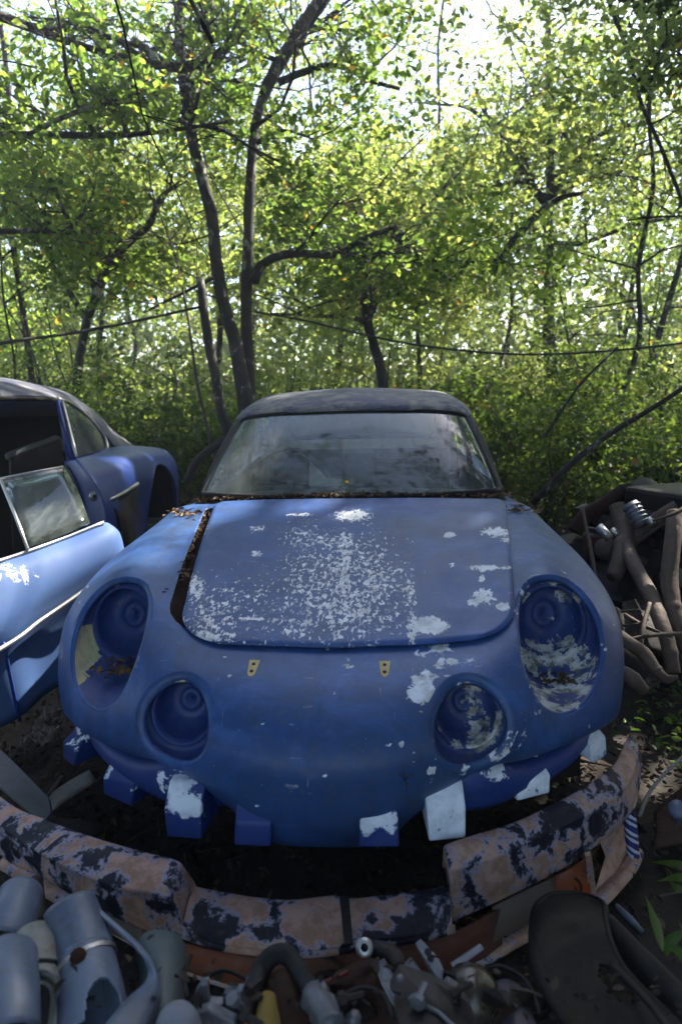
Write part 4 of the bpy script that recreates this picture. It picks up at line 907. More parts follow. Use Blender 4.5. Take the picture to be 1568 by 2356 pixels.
# wheel arch: rolled lip and dark liner
arc = [(ac.y+.36*math.cos(t), ac.z-.04+.36*math.sin(t)) for t in np.linspace(-.1, math.pi+.1, 20)]
Qf = Gq.reshape(-1, 3)
def sx(y, z): d = (Qf[:, 1]-y)**2+(Qf[:, 2]-z)**2; i = np.argsort(d)[:4]; return float(Qf[i, 0].mean())
xs_ = np.convolve([sx(y, z) for y, z in arc][:1]*2+[sx(y, z) for y, z in arc]+[sx(*arc[-1])]*2, np.ones(5)/5, 'valid')
q = MB(); tube([(x, y, z) for x, (y, z) in zip(xs_, arc)], .009, 6, q); lc.part('wheel_arch_lip', q, mLCar)
q = MB(); gridmb(np.array([[(x-.01, y, z) for x, (y, z) in zip(xs_, arc)], [(x-.35, y, z-.02) for x, (y, z) in zip(xs_, arc)], [(x-.36, ac.y+(y-ac.y)*.1, z*.2) for x, (y, z) in zip(xs_, arc)]]), q); lc.part('wheel_arch_liner', q, mDark)
# door jamb with latch plate
q = MB(); gridmb(surf(pdg([[(146,1062,3.3),(158,1120,3.28),(172,1180,3.26),(190,1260,3.25),(200,1400,3.25)], [(160,1056,3.27),(185,1105,3.2),(200,1160,3.18),(212,1240,3.17),(220,1400,3.17)], [(172,1052,3.25),(206,1095,3.15),(233,1140,3.12),(245,1200,3.1),(250,1400,3.1)]]), 5, 6), q)
lc.part('door_jamb', q, mLCar, solid=.006)
p = PD(217, 1143, 3.15); q = MB(); nrm = (CAM-p).normalized(); lathe([(.0001, .014), (.020, .012), (.024, .0)], 14, p, nrm, q); lt = lc.part('latch_plate', q, mChrome)
q = MB(); lathe([(.0001, .018), (.008, .017), (.009, .012)], 10, p, nrm, q); lc.part('latch_hole', q, mInkHole, parent=lt)  # black disc for the shade inside the latch
q = MB(); tube([PD(*a) for a in ((150,1075,3.28),(166,1110,3.23),(180,1150,3.2),(196,1195,3.2))], [.012,.018,.015,.008], 8, q, spl=4); lc.part('seal_strip', q, mTrim)
# air intake trim behind the door and its dark duct
q = MB(); tube([PD(*a) for a in ((252,1152,3.22),(285,1135,3.4),(317,1114,3.62))], .010, 7, q, spl=3); lc.part('intake_trim', q, mChrome)
q = MB(); gridmb(pdg([[(254,1158,3.24),(285,1142,3.42),(316,1121,3.64)], [(275,1195,3.25),(293,1200,3.42),(312,1190,3.66)], [(285,1260,3.25),(298,1260,3.42),(310,1240,3.66)]]), q); lc.part('intake_duct', q, mDark, solid=.004)
# roof and fastback
rf = [[(-60,920,2.55),(0,913,2.8),(60,911,3.05),(135,916,3.45),(165,929,3.6),(207,958,3.85),(243,1000,4.05),(262,1030,4.15)],
      [(-60,905,2.65),(0,898,2.9),(60,899,3.15),(135,908,3.55),(170,925,3.72),(214,955,3.98),(254,1000,4.2),(285,1032,4.3)],
      [(-60,878,2.95),(0,877,3.2),(70,885,3.5),(145,903,3.9),(178,922,4.1),(222,955,4.35),(258,995,4.55),(300,1028,4.65)],
      [(-60,867,3.4),(0,869,3.6),(75,883,3.9),(148,901,4.3),(183,922,4.5),(226,955,4.7),(262,993,4.9),(310,1026,5.0)],
      [(-80,880,3.9),(-30,885,4.1),(60,895,4.4),(140,912,4.8),(175,932,5.0),(220,965,5.2),(255,1003,5.4),(320,1034,5.5)]]
lc.part('roof', gridmb(surf(pdg(rf), 5, 5), w=.04), mRoof, solid=.01)
q = MB(); tube([PD(*a) for a in ((-60,925,2.52),(0,919,2.78),(60,918,3.03),(132,921,3.42))], .011, 6, q, spl=4); lc.part('drip_rail', q, mBlack)
q = MB(); tube([PD(*a) for a in ((133,918,3.42),(165,931,3.58),(205,962,3.83),(240,1004,4.02),(247,1030,4.0),(240,1036,3.95),(205,1046,3.6),(172,1054,3.3))], .009, 6, q, spl=4); lc.part('window_trim', q, mChrome)
q = MB(); tube([PD(*a) for a in ((144,925,3.42),(158,980,3.34),(176,1052,3.25))], .0085, 6, q, spl=3); pl = lc.part('door_pillar_trim', q, mChrome)
q = MB(); gridmb(pdg([[(132,922,3.45),(142,922,3.43)], [(148,985,3.36),(156,983,3.35)], [(160,1058,3.28),(173,1055,3.27)]]), q); lc.part('door_pillar', q, mLCar, solid=.025)
q = MB(); gridmb(pdg([[(146,928,3.45),(160,982,3.37),(178,1050,3.28)], [(175,942,3.6),(195,990,3.6),(212,1043,3.58)], [(208,968,3.82),(232,1002,3.9),(243,1032,3.92)]]), q); lc.part('quarter_window', q, mGlass2)
# inside: head lining, far side, seat
q = MB(); gridmb(surf(pdg([[(-60,922,2.7),(0,920,2.95),(60,920,3.2),(133,924,3.5)], [(-60,945,3.3),(0,945,3.5),(60,942,3.7),(138,942,3.9)], [(-60,965,3.9),(0,963,4.0),(60,958,4.1),(142,957,4.2)]]), 4, 4), q); lc.part('head_lining', q, weathered('grimy_lining', (.42, .42, .40), (.3, .3, .29), rough=.8, grime=.5))
q = MB(); gridmb(pdg([[(-80,960,4.05),(145,952,4.3)], [(-80,1500,4.05),(175,1400,4.3)]]), q); lc.part('inner_far_side', q, mDark)
q = MB(); gridmb(pdg([[(176,960,4.6),(250,1000,4.9)], [(180,1300,4.3),(250,1300,4.6)]]), q); lc.part('inner_rear_panel', q, mTrim)
q = MB(); tube([PD(*a) for a in ((18,1052,3.3),(60,1035,3.4),(110,1018,3.5),(132,1012,3.55),(142,1040,3.55))], .020, 7, q, spl=4); sb = lc.part('seat_back_rail', q, mTrim)
q = MB(); gridmb(pdg([[(20,1056,3.32),(132,1018,3.56)], [(24,1140,3.3),(150,1090,3.5)], [(30,1300,3.2),(160,1250,3.4)]]), q); lc.part('seat', q, mDark, solid=.03)
q = MB(); gridmb(pdg([[(-300,1300,2.6),(230,1330,3.1)], [(-300,1450,2.3),(235,1470,3.05)]]), q); lc.part('sill', q, mLCar, solid=.01)
# front part out of frame, so that a step to the side still finds a car: bonnet side and nose
fr_ = [[(-1.45, 2.0, .80), (-1.75, 2.0, .84), (-2.3, 2.0, .86), (-2.85, 2.0, .84), (-3.15, 2.0, .80)], [(-1.40, 1.5, .68), (-1.7, 1.5, .72), (-2.3, 1.5, .76), (-2.9, 1.5, .72), (-3.2, 1.5, .68)], [(-1.5, 1.0, .5), (-1.8, 1.0, .58), (-2.3, 1.0, .62), (-2.8, 1.0, .58), (-3.1, 1.0, .5)], [(-1.7, .8, .3), (-1.9, .72, .3), (-2.3, .66, .3), (-2.7, .72, .3), (-2.9, .8, .3)]]
g = np.array(fr_); g[:, :, 0] -= .42
lc.part('front_body', gridmb(surf(g, 5, 5)), mLCar, solid=.01)
# the open door
dr = [[(-200,1345,1.95),(-80,1312,2.12),(0,1289,2.2),(80,1262,2.3),(160,1232,2.42),(235,1203,2.52),(262,1212,2.57)],
      [(-200,1400,1.86),(-80,1362,2.04),(0,1334,2.13),(80,1302,2.24),(165,1268,2.36),(255,1226,2.49),(276,1228,2.56)],
      [(-200,1520,1.80),(-80,1462,1.99),(0,1425,2.09),(80,1375,2.21),(170,1322,2.34),(262,1270,2.48),(285,1262,2.55)],
      [(-200,1600,1.84),(-80,1530,2.02),(10,1478,2.12),(85,1430,2.24),(172,1372,2.37),(264,1310,2.5),(287,1300,2.56)],
      [(-200,1680,1.90),(-80,1600,2.08),(20,1530,2.18),(90,1490,2.3),(175,1430,2.42),(265,1380,2.54),(288,1370,2.6)],
      [(-200,1800,2.0),(-80,1720,2.16),(48,1650,2.26),(105,1600,2.36),(182,1550,2.48),(265,1500,2.6),(288,1490,2.66)]]
DG = surf(pdg(dr), 6, 5)
du, dv = project(DG.reshape(-1, 3)); door_glare = .42*np.exp(-(((du-40)/70)**2+((dv-1320)/30)**2)**1.2)  # pale patch painted where sun strikes the door
door = lc.part('door', gridmb(DG, w=door_glare), mDoor, solid=.035, off=1)
q = MB(); tube([PD(*a) for a in ((-150,1580,1.80),(28,1478,2.105),(90,1431,2.22),(150,1390,2.32),(262,1312,2.48))], .008, 6, q, spl=4); lc.part('trim_strip', q, mChrome, parent=door)
q = MB(); tube([PD(*a) for a in ((-150,1332,2.0),(0,1291,2.19),(80,1264,2.29),(160,1234,2.41),(238,1203,2.51))], .007, 6, q, spl=4); lc.part('window_seal', q, mChrome, parent=door)
q = MB(); gridmb(surf(pdg([[(2,1104,2.62),(70,1090,2.66),(146,1075,2.72)], [(32,1180,2.42),(105,1160,2.5),(178,1130,2.6)], [(62,1262,2.27),(130,1240,2.36),(207,1205,2.47)]]), 3, 3), q); dg = lc.part('door_glass', q, mGlass2, parent=door, solid=.004)
q = MB(); tube([PD(*a) for a in ((64,1265,2.26),(34,1184,2.40),(2,1106,2.6),(0,1103,2.62),(70,1089,2.66),(146,1075,2.72))], .006, 6, q); lc.part('glass_edge_trim', q, mChrome, parent=door)
q = MB(); tube([PD(*a) for a in ((8,1480,2.1),(24,1560,2.18),(46,1660,2.25))], .006, 6, q, spl=3); lc.part('door_edge', q, mLCar, parent=door)
# ================================================================== the peeling front bumper lying in front of the car
bp = Thing('detached_bumper', 'curved one-piece front bumper with black paint peeling off salmon undercoat, lying before the coupe', 'bumper', (0, -.05, 0))
# top-rear edge, top-front ridge, bottom-front edge; all given as (u, v, z) on the photo with real heights
def edge(l): return [PZ(*q) for q in l]
LT = edge([(-90,1755,.27),(20,1850,.25),(102,1887,.25),(221,1931,.25),(341,1965,.25),(396,1979,.25),(418,1990,.245),(434,2013,.215),(446,2037,.18)])
LF = edge([(-110,1820,.255),(12,1913,.235),(68,1952,.235),(164,2003,.235),(256,2040,.235),(341,2057,.235),(380,2070,.232),(402,2095,.205),(418,2130,.17)])
LBv = [(-105,1850),(8,1975),(82,2012),(164,2060),(239,2100),(327,2139),(372,2150),(400,2156),(419,2160)]
def below(F, l, dz=None): return [PY(u, v, f.y+.008) for (u, v), f in zip(l, F)]
LB = below(LF, LBv)
CT = edge([(446,2040,.175),(467,2046,.17),(520,2056,.17),(584,2066,.17),(665,2073,.17),(766,2063,.17),(800,2070,.17),(887,2062,.17),(996,2046,.172),(1030,2036,.175)])
CF = edge([(419,2140,.165),(440,2149,.155),(510,2172,.15),(604,2184,.15),(705,2187,.15),(775,2180,.15),(810,2172,.15),(880,2162,.15),(975,2150,.152),(1040,2130,.16)])
CB = below(CF, [(419,2162),(440,2168),(510,2190),(604,2202),(705,2206),(775,2199),(810,2190),(880,2180),(975,2168),(1048,2148)])
RT_ = edge([(1019,1950,.255),(1040,1940,.26),(1091,1924,.26),(1185,1894,.26),(1279,1849,.265),(1354,1807,.27),(1411,1762,.275),(1432,1722,.28),(1447,1693,.285)])
RF = edge([(1034,2012,.235),(1050,2003,.24),(1136,1978,.24),(1241,1930,.24),(1317,1894,.24),(1385,1855,.24),(1432,1824,.242),(1458,1775,.25),(1469,1715,.27)])
RB = below(RF, [(1042,2118),(1053,2116),(1147,2074),(1260,2018),(1320,1984),(1385,1936),(1429,1898),(1462,1850),(1472,1760)])
def section(T_, F_, B_, mb, wv):
    rows = []
    for t, f, b in zip(T_, F_, B_):
        t, f, b = Vector(t), Vector(f), Vector(b); up_ = Vector((0, 0, .004)); m1 = t.lerp(f, .5)+Vector((0, 0, .010)); m2 = f.lerp(b, .5)+(f-t).normalized()*.006
        rows.append([t-Vector((0, 0, .05))-(f-t)*.05, t-Vector((0, 0, .006)), t+(f-t)*.06+up_, m1, f-(f-t)*.10+up_, f, f-(f-b)*.12, m2, b, b+(t-f)*.15])
    g = surf(np.array([[tuple(p) for p in r] for r in rows]), 6, 3); gridmb(g, mb, w=wv)
for nm, T_, F_, B_ in (('left', LT, LF, LB), ('centre', CT, CF, CB), ('right', RT_, RF, RB)):
    q = MB(); section(T_, F_, B_, q, 0)
    pu, pv = project(np.array(q.v))
    a = np.zeros(len(q.v))-.005
    # undercoat shows along the edges and more towards the left arm
    for u_, v_, ru, rv, s_ in ((150,1930,110,28,.08),(300,1990,70,26,.10),(420,2090,22,60,.12),(730,2120,70,40,.25),(890,2090,90,14,.18),(860,2135,70,8,.2),(905,2150,60,14,-.22),(500,2140,50,26,-.2),(560,2090,100,12,.12),
                            (1180,2010,90,30,.2),(1080,1960,40,14,.14),(1300,1880,70,24,-.16),(1440,1720,20,22,.3),(1240,1860,30,14,.1),(1455,1880,15,60,.2),(1080,2030,22,22,-.25),(40,1940,30,40,-.12),(1380,1940,60,30,.15),(250,2060,90,25,.1)):
        a += s_*np.exp(-(((pu-u_)/ru)**2+((pv-v_)/rv)**2))
    q.a = list(a)
    bp.part('bumper_section', q, mBumper, solid=.008)
# end faces of the raised left and right pieces
q = MB(); slab([RT_[0], RF[0], RB[0], PZ(1030, 2050, .10), PZ(1022, 2000, .17)], (.006, 0, 0), q, w=.25); bp.part('end_plate', q, mBumper, fix=True)
q = MB(); pts = [Vector(p) for p in LT[6:]]+[Vector(p) for p in LF[6:]][::-1]
# flat dark plate joining the centre seam
q = MB(); p1, p2, p3, p4 = PZ(780, 2066, .176), PZ(802, 2066, .176), PZ(812, 2176, .156), PZ(793, 2180, .156); slab([p1, p2, p3, p4], (0, 0, .004), q); bp.part('seam_strap', q, mBlack, smooth=False)
# lower lip (a rolled edge that runs right round)
lipl = [(1462,1960,.02),(1450,1990,.015),(1429,2018,.01),(1373,2075,.01),(1300,2105,.01),(1222,2140,.01),(1165,2172,.01),(1110,2203,.01),(1042,2240,.01),(960,2262,.005),(850,2275,.0),(700,2280,0),(560,2262,0),(420,2215,.0),(300,2150,.0),(180,2085,.0),(90,2035,.02),(10,1985,.03)]
q = MB(); tube([PZ(*a) for a in lipl], .020, 8, q, spl=4, flat=.8); q.a = [.14]*len(q.v); bp.part('lower_lip', q, mBumper)
# lower apron behind the stickers
def apron(top, bot, mat, name, wv=0, solid=.006, label=None, parent=None):
    q = MB(); gridmb(surf(np.array([[tuple(PY(*a)) for a in top], [tuple(PY(*a)) for a in bot]]), 2, 5), q, w=wv); return bp.part(name, q, mat, solid=solid, label=label, parent=parent)
fy = [f.y for f in CF]
ap = apron([(330,2135,LF[5].y+.02),(420,2165,fy[0]+.02),(510,2188,fy[2]+.02),(604,2200,fy[3]+.02),(705,2204,fy[4]+.02),(810,2190,fy[6]+.02),(930,2172,fy[7]+.02),(1050,2142,fy[9]+.02),(1150,2085,RF[2].y+.015)],
           [(330,2175,LF[5].y+.03),(420,2225,fy[0]+.03),(510,2255,fy[2]+.03),(604,2275,fy[3]+.03),(705,2283,fy[4]+.03),(810,2278,fy[6]+.03),(930,2255,fy[7]+.03),(1050,2225,fy[9]+.03),(1150,2185,RF[2].y+.03)], mOrangeDark, 'orange_apron', label='orange apron with black sticker print under the bumper')
apron([(1130,2085,RF[2].y+.006),(1200,2052,RF[2].y+.035),(1272,2018,RF[3].y+.02)], [(1132,2165,RF[2].y+.006),(1205,2125,RF[2].y+.03),(1290,2075,RF[3].y+.02)], mPanelBr, 'side_plate')
st_ = apron([(1275,2016,RF[3].y+.012),(1315,1995,RF[4].y+.0),(1345,1975,RF[4].y+.02)], [(1268,2080,RF[3].y+.012),(1315,2082,RF[4].y+.0),(1356,2062,RF[4].y+.02)], mOrange, 'orange_sticker', label='bright orange sticker with a black ring emblem')
apron([(150,2062,LF[3].y+.02),(240,2098,LF[4].y+.02),(330,2135,LF[5].y+.02)], [(150,2095,LF[3].y+.03),(240,2135,LF[4].y+.03),(330,2175,LF[5].y+.03)], mPanelBr, 'side_plate')
# print on the stickers: rings and worn letters
def ring_print(u_, v_, r_, y, dep_w, parent, a0=0, a1=2*math.pi):
    q = MB(); c = PY(u_, v_, y); n = 22; vs = []
    for k in range(n+1):
        t = a0+(a1-a0)*k/n
        for rr in (r_, r_*dep_w): vs.append((c.x+rr*math.cos(t), c.y-.0035, c.z+rr*math.sin(t)))
    q.add(vs, [(2*k, 2*k+1, 2*k+3, 2*k+2) for k in range(n)]); bp.part('emblem_ring', q, mInkHole, parent=parent, smooth=False, solid=.001)
ring_print(1305, 2042, .032, RF[4].y+.0, .82, st_); ring_print(1308, 2048, .017, RF[4].y+.0, .6, st_, .2, 4.4)
ring_print(745, 2240, .040, fy[4]+.025, .86, ap); ring_print(738, 2246, .012, fy[4]+.025, .3, ap); ring_print(760, 2244, .011, fy[4]+.025, .3, ap)
# worn lettering, left of the ring emblem
def letters(txt, u0, v0, u1, v1, y0, y1, parent):
    fc = bpy.data.curves.new('lettering', 'FONT'); fc.body = txt; fc.size = 1; fc.extrude = .01; fc.offset = .012
    to = bpy.data.objects.new('lettering_src', fc); COL.objects.link(to); bpy.context.view_layer.update()
    dg = bpy.context.evaluated_depsgraph_get(); me = bpy.data.meshes.new_from_object(to.evaluated_get(dg)); bpy.data.objects.remove(to)
    a = PY(u0, v0, y0); b = PY(u1, v1, y1); wd = max(v.co.x for v in me.vertices); ex = (b-a)/wd; up_ = Vector((0, 0, .055))
    for v in me.vertices:
        c = v.co.copy(); v.co = a+ex*c.x+up_*c.y*1.0+Vector((0, -1, 0))*(.004+c.z*.05)-Vector(bp.loc)
    me.materials.append(mInkHole); link('lettering', me, parent)
letters('ellist', 470, 2232, 640, 2265, fy[1]+.022, fy[3]+.022, ap)
# strut and twisted rope at the right end, inner plate
q = MB(); slab([PZ(1347, 1972, .19), PZ(1360, 1968, .19), PZ(1372, 2060, .03), PZ(1352, 2062, .03)], (0, .012, 0), q, w=.2); bp.part('strut', q, mBumper, fix=True, smooth=False)
q = MB(); gridmb(pdg([[(1380,1940,1.63),(1440,1890,1.75)], [(1392,1972,1.66),(1448,1962,1.75)], [(1365,2062,1.6),(1425,2008,1.68)]]), q, w=.2); bp.part('inner_plate', q, mBumper)
single('end_rope', MB(), mInkHole, None, None) if False else None
rp = Thing('rope', 'blue and white braided rope hanging at the right end of the bumper', 'rope', tuple(PZ(1452, 1970, .02)))
mRopeB = weathered('blue_rope', (.02, .03, .16), rough=.8, bump=.3); mRopeW = weathered('white_rope', (.5, .52, .58), rough=.8, bump=.3)
ra, rb_ = PD(1447, 1872, 1.70), PD(1456, 1968, 1.66)
for k in range(5):
    pts = []
    for j in range(40):
        t = j/39; a = t*5*math.pi+k*2*math.pi/5; pts.append(ra.lerp(rb_, t)+Vector((math.cos(a)*.010, math.sin(a)*.010, 0)))
    q = MB(); tube(pts, .0062, 6, q); rp.part('rope_strand', q, mRopeW if k % 2 else mRopeB)

# ================================================================== junk in front of the bumper
def sheet(rows, mb=None, nu=4, nv=4, w=0): return gridmb(surf(pdg(rows), nu, nv), mb, w=w)
# round duct pipe with clamp and torn opening
pp = Thing('duct_pipe', 'blue grey duct pipe with metal clamp and torn black opening at lower left', 'pipe', tuple(PD(215, 2400, .95)))
def ductsurf(a0, a1, pts, rr, n=18, miss=None):
    """part-cylinder along pts; a0..a1 angle range facing the camera"""
    P = crspline(np.column_stack([np.array([tuple(p) for p in pts]), rr]), 18 if n > 30 else 6); out_ = []
    for i in range(len(P)):
        t = P[min(i+1, len(P)-1), :3]-P[max(i-1, 0), :3]; t /= np.linalg.norm(t); v = np.array(CAM)-P[i, :3]; v -= t*v.dot(t); v /= np.linalg.norm(v); s = np.cross(t, v)
        out_.append([P[i, :3]+(v*math.cos(a)+s*math.sin(a))*P[i, 3] for a in np.linspace(a0, a1, n)])
    return np.array(out_)
PI = math.pi
ax_ = [PD(160,2085,1.16), PD(178,2150,1.13), PD(196,2220,1.09)]
g = ductsurf(-PI, PI, ax_, [.042,.047,.049]); pp.part('upper_pipe', gridmb(g), mGrey, solid=.003)
ax2 = [PD(195,2215,1.09), PD(208,2290,1.04), PD(222,2400,.97)]
g = ductsurf(-PI*.85, PI*1.15, ax2, [.046,.048,.05], 90)
q = MB(); r_, c_ = g.shape[:2]; fs = []
for i in range(r_-1):
    for j in range(c_-1):
        u_, v_ = project(g[i, j][None]); m = ((u_[0]-240)/42)**2+((v_[0]-2330)/82)**2
        vis = (g[i, j]-np.array(CAM)).dot(np.array(FW)) < (np.array(ax2[1])-np.array(CAM)).dot(np.array(FW))
        if not (m < 1 and vis): fs.append((i*c_+j, i*c_+j+1, (i+1)*c_+j+1, (i+1)*c_+j))
q.add(g.reshape(-1, 3), fs); pp.part('lower_pipe', q, mGrey, solid=.003)
g = ductsurf(-PI, PI, [PD(195,2218,1.088), PD(198,2228,1.083)], [.0505, .0505]); pp.part('clamp', gridmb(g), mChrome, solid=.002)
p = PD(180, 2203, 1.045); q = MB(); lathe([(.0001, .004), (.010, .003), (.013, -.006)], 10, p, (CAM-p).normalized(), q); pp.part('rust_hole', q, mRust)
# curved scoop panel
q = sheet([[(205,2082,1.15),(258,2130,1.12),(312,2180,1.09),(338,2230,1.05),(332,2262,1.0),(290,2300,.95),(232,2370,.9)],
           [(212,2076,1.16),(266,2124,1.13),(326,2178,1.1),(358,2235,1.03),(362,2290,.98),(345,2340,.94),(320,2390,.9)],
           [(214,2078,1.18),(270,2128,1.16),(332,2185,1.13),(368,2240,1.1),(374,2300,1.05),(360,2350,1.0),(350,2400,.96)]], nu=5, nv=5)
single('scoop_panel', q, mGrey, 'curved grey blue bodywork scoop arching between the duct pipe and the grey green panel', 'panel', solid=.004)
q = sheet([[(318,2185,1.14),(335,2155,1.15),(365,2148,1.15),(400,2155,1.15),(420,2180,1.16)], [(325,2240,1.10),(345,2225,1.08),(370,2222,1.07),(400,2225,1.08),(421,2240,1.11)], [(350,2390,1.0),(360,2385,.98),(375,2385,.97),(400,2385,.98),(412,2390,1.0)]], nu=5, nv=4)
gp = Thing('round_topped_panel', 'grey green panel with a rounded top and a small hole, lower left under the bumper', 'panel', tuple(PD(370, 2400, .99)))
gp.part('sheet', q, mGreen, solid=.006); p = PD(349, 2164, 1.13); q = MB(); lathe([(.0001, .003), (.007, .002), (.008, -.004)], 10, p, (CAM-p).normalized(), q); gp.part('screw_hole', q, mInkHole)  # hole is a black disc, its darkness painted on
# beige half pipe with dark mouth
q = MB(); g = ductsurf(-PI, PI, [PD(78,2160,1.12), PD(82,2200,1.09), PD(78,2240,1.07)], [.033,.040,.048], 24); gridmb(g, q)
g = ductsurf(-PI*.5, PI*1.15, [PD(78,2240,1.07), PD(72,2300,1.04), PD(62,2400,1.0)], [.048,.052,.05], 20)
q2 = MB(); keep = []
hp = Thing('elbow_duct', 'beige plastic duct elbow with a wide dark mouth at the lower left edge', 'duct', tuple(PD(70, 2400, 1.0)))
hp.part('neck', q, mGrey2, solid=.003)
rim_ = [PD(a, b, 1.02) for a, b in ((25,2300),(34,2262),(60,2244),(95,2242),(120,2252),(132,2275),(132,2320),(120,2390))]
back = [PD(a, b, 1.16) for a, b in ((40,2300),(46,2275),(66,2262),(92,2260),(110,2270),(118,2285),(118,2320),(110,2380))]
edge_ = [PD(a, b, 1.07) for a, b in ((8,2290),(20,2240),(52,2215),(98,2212),(130,2225),(140,2262),(140,2320),(130,2390))]
hp.part('mouth', gridmb(surf(np.array([[tuple(p) for p in edge_], [tuple(p) for p in rim_], [tuple(p) for p in back]]), 4, 4)), mGrey2, solid=.003)
hp.part('mouth_inside', gridmb(np.array([[tuple(p) for p in back], [tuple(PD(78, 2340, 1.2))]*8])), mInkHole)  # black lining stands for the darkness inside the mouth
single('duct_piece', gridmb(ductsurf(-PI*.75, PI*.45, [PD(14,2215,1.04), PD(12,2290,.98), PD(8,2400,.93)], [.045,.046,.047], 20)), mGrey, 'blue grey duct at the left edge overlapping the beige elbow', 'duct', solid=.003)
single('torn_pipe_end', gridmb(ductsurf(-PI*.55, PI*.8, [PD(48,2060,1.28), PD(30,2110,1.23), PD(4,2180,1.18)], [.040,.043,.046], 18)), mGrey, 'shiny blue grey torn pipe end at the left edge below the bumper', 'pipe', solid=.003)
p = PD(410, 2375, .93); q = MB(); lathe([(.0001, .035), (.016, .034), (.026, .026), (.031, .01), (.032, -.04)], 16, p, (0, -.25, 1), q); single('plastic_dome', q, mWhite, 'small pale round cap at the bottom edge beside the grey green panel', 'cap')
# cast bracket
br = Thing('cast_bracket', 'pale cast metal bracket with a raised arm, bottom edge left of the black hose', 'bracket', tuple(PD(500, 2380, .98)))
q = MB()
for pl_, dep in (([(444,2318),(447,2290),(462,2268),(478,2266),(476,2296),(480,2312),(512,2314),(512,2326),(470,2330),(455,2340)], 1.03), ([(510,2330),(514,2290),(530,2286),(558,2282),(566,2262),(578,2262),(580,2285),(560,2310),(560,2400),(505,2400)], 1.05), ([(450,2335),(480,2325),(540,2355),(560,2400),(450,2400)], 1.0)):
    q = MB(); slab([PD(a, b, dep) for a, b in pl_], FW*.02, q); br.part('arm' if dep == 1.03 else ('web' if dep == 1.05 else 'foot'), q, mAlu, fix=True, smooth=False, bevel=.003)
# black hose over brown drum with yellow foam
q = MB(); tube([PD(*a) for a in ((560,2330,1.0),(585,2275,1.03),(600,2235,1.06),(622,2205,1.07),(650,2196,1.07),(675,2215,1.06),(700,2255,1.02),(722,2290,.98))], [.015,.015,.015,.015,.015,.014,.013,.013], 12, q, spl=5)
hs = Thing('rubber_hose', 'black rubber hose bent into an arch with a ribbed metal end, bottom middle', 'hose', tuple(PD(650, 2330, 1.0))); hs.part('hose', q, mBlack)
q = MB(); tube([PD(*a) for a in ((718,2285,.985),(738,2312,.96),(756,2345,.93),(765,2370,.91))], [.017,.019,.018,.02], 12, q, spl=2); hs.part('hose_end', q, mAlu)
q = MB()
for a in ((725,2296,.975),(745,2326,.95),(754,2342,.935)):
    p = PD(*a); tube([p-Vector((.004, 0, -.005)), p+Vector((.004, 0, -.005))], .022, 12, q)
hs.part('hose_ribs', q, mAlu, kind='stuff')
dm = Thing('rusty_drum', 'rusty brown drum with torn yellow foam inside, under the arching black hose', 'drum', tuple(PD(650, 2400, 1.0)))
q = sheet([[(520,2400,1.02),(560,2350,1.03),(590,2300,1.05)], [(575,2400,1.0),(600,2320,1.02),(612,2265,1.05)], [(650,2400,.98),(650,2300,1.01),(648,2232,1.05)], [(710,2400,.98),(700,2320,1.0),(690,2268,1.04)], [(745,2400,1.0),(735,2360,1.02),(722,2330,1.05)]], nu=4, nv=4); dm.part('shell', q, mRust, solid=.004)
q = sheet([[(592,2400,.985),(598,2330,1.0),(610,2290,1.02)], [(612,2400,.97),(615,2340,.985),(618,2285,1.01)], [(635,2400,.975),(640,2370,.985),(628,2300,1.015)]], nu=4, nv=4); dm.part('foam', q, mFoam, solid=.006)
q = sheet([[(548,2400,.99),(556,2365,1.0),(566,2335,1.02)], [(575,2400,.97),(578,2370,.98),(578,2340,1.0)], [(598,2400,.98),(592,2370,.99),(584,2345,1.01)]], nu=3, nv=3); dm.part('orange_rim', q, mOrange, solid=.004)
q = MB(); tube([PD(728,2272,1.05), PD(770,2252,1.06), PD(800,2238,1.07)], .0035, 6, q); single('red_rod', q, weathered('red_rod', (.2, .03, .03), rough=.5), 'thin red rod sticking up beside the black hose', 'rod')
# big dark drum behind
q = MB(); p = PD(880, 2390, 1.05); lathe([(.0001, .06), (.05, .058), (.06, .066), (.085, .05), (.095, .0), (.1, -.08)], 26, p, (.15, -.75, .65), q)
dr_ = Thing('brake_drum', 'dark rusty brake drum lying face up at the bottom edge, middle of the picture', 'brake drum', tuple(p-Vector((0, 0, .1)))); dr_.part('drum', q, mRust)
p = PD(812, 2345, .97); q = MB(); lathe([(.0001, .012), (.009, .01), (.012, 0), (.012, -.01)], 8, p, (CAM-p).normalized(), q); dr_.part('hub_bolt', q, mAlu)
# lever, bracket, wedge plates, strap
lv = Thing('pivot_lever', 'short dark lever with a shiny pivot eye under the middle of the bumper', 'lever', tuple(PD(880, 2230, 1.08)))
q = MB(); tube([PD(*a) for a in ((842,2180,1.10),(870,2188,1.09),(905,2205,1.07),(915,2232,1.05))], [.010,.014,.015,.011], 9, q, spl=4); lv.part('arm', q, mPart)
p = PD(838, 2182, 1.08); q = MB(); lathe([(.006, .012), (.014, .012), (.014, -.012), (.006, -.012), (.006, .012)], 14, p, (CAM-p).normalized(), q); lv.part('pivot_eye', q, mChrome)
bk = Thing('sheet_metal_bracket', 'pale bent sheet metal bracket leaning left of the long dark wedge plate', 'bracket', tuple(PD(890, 2310, 1.0)))
q = MB(); slab([PD(a, b, d_) for a, b, d_ in ((862,2222,1.06),(884,2210,1.05),(912,2262,1.02),(936,2280,1.0),(918,2305,.98),(905,2318,.98),(878,2268,1.02))], FW*.004, q); bk.part('plate', q, mAlu, fix=True, smooth=False)
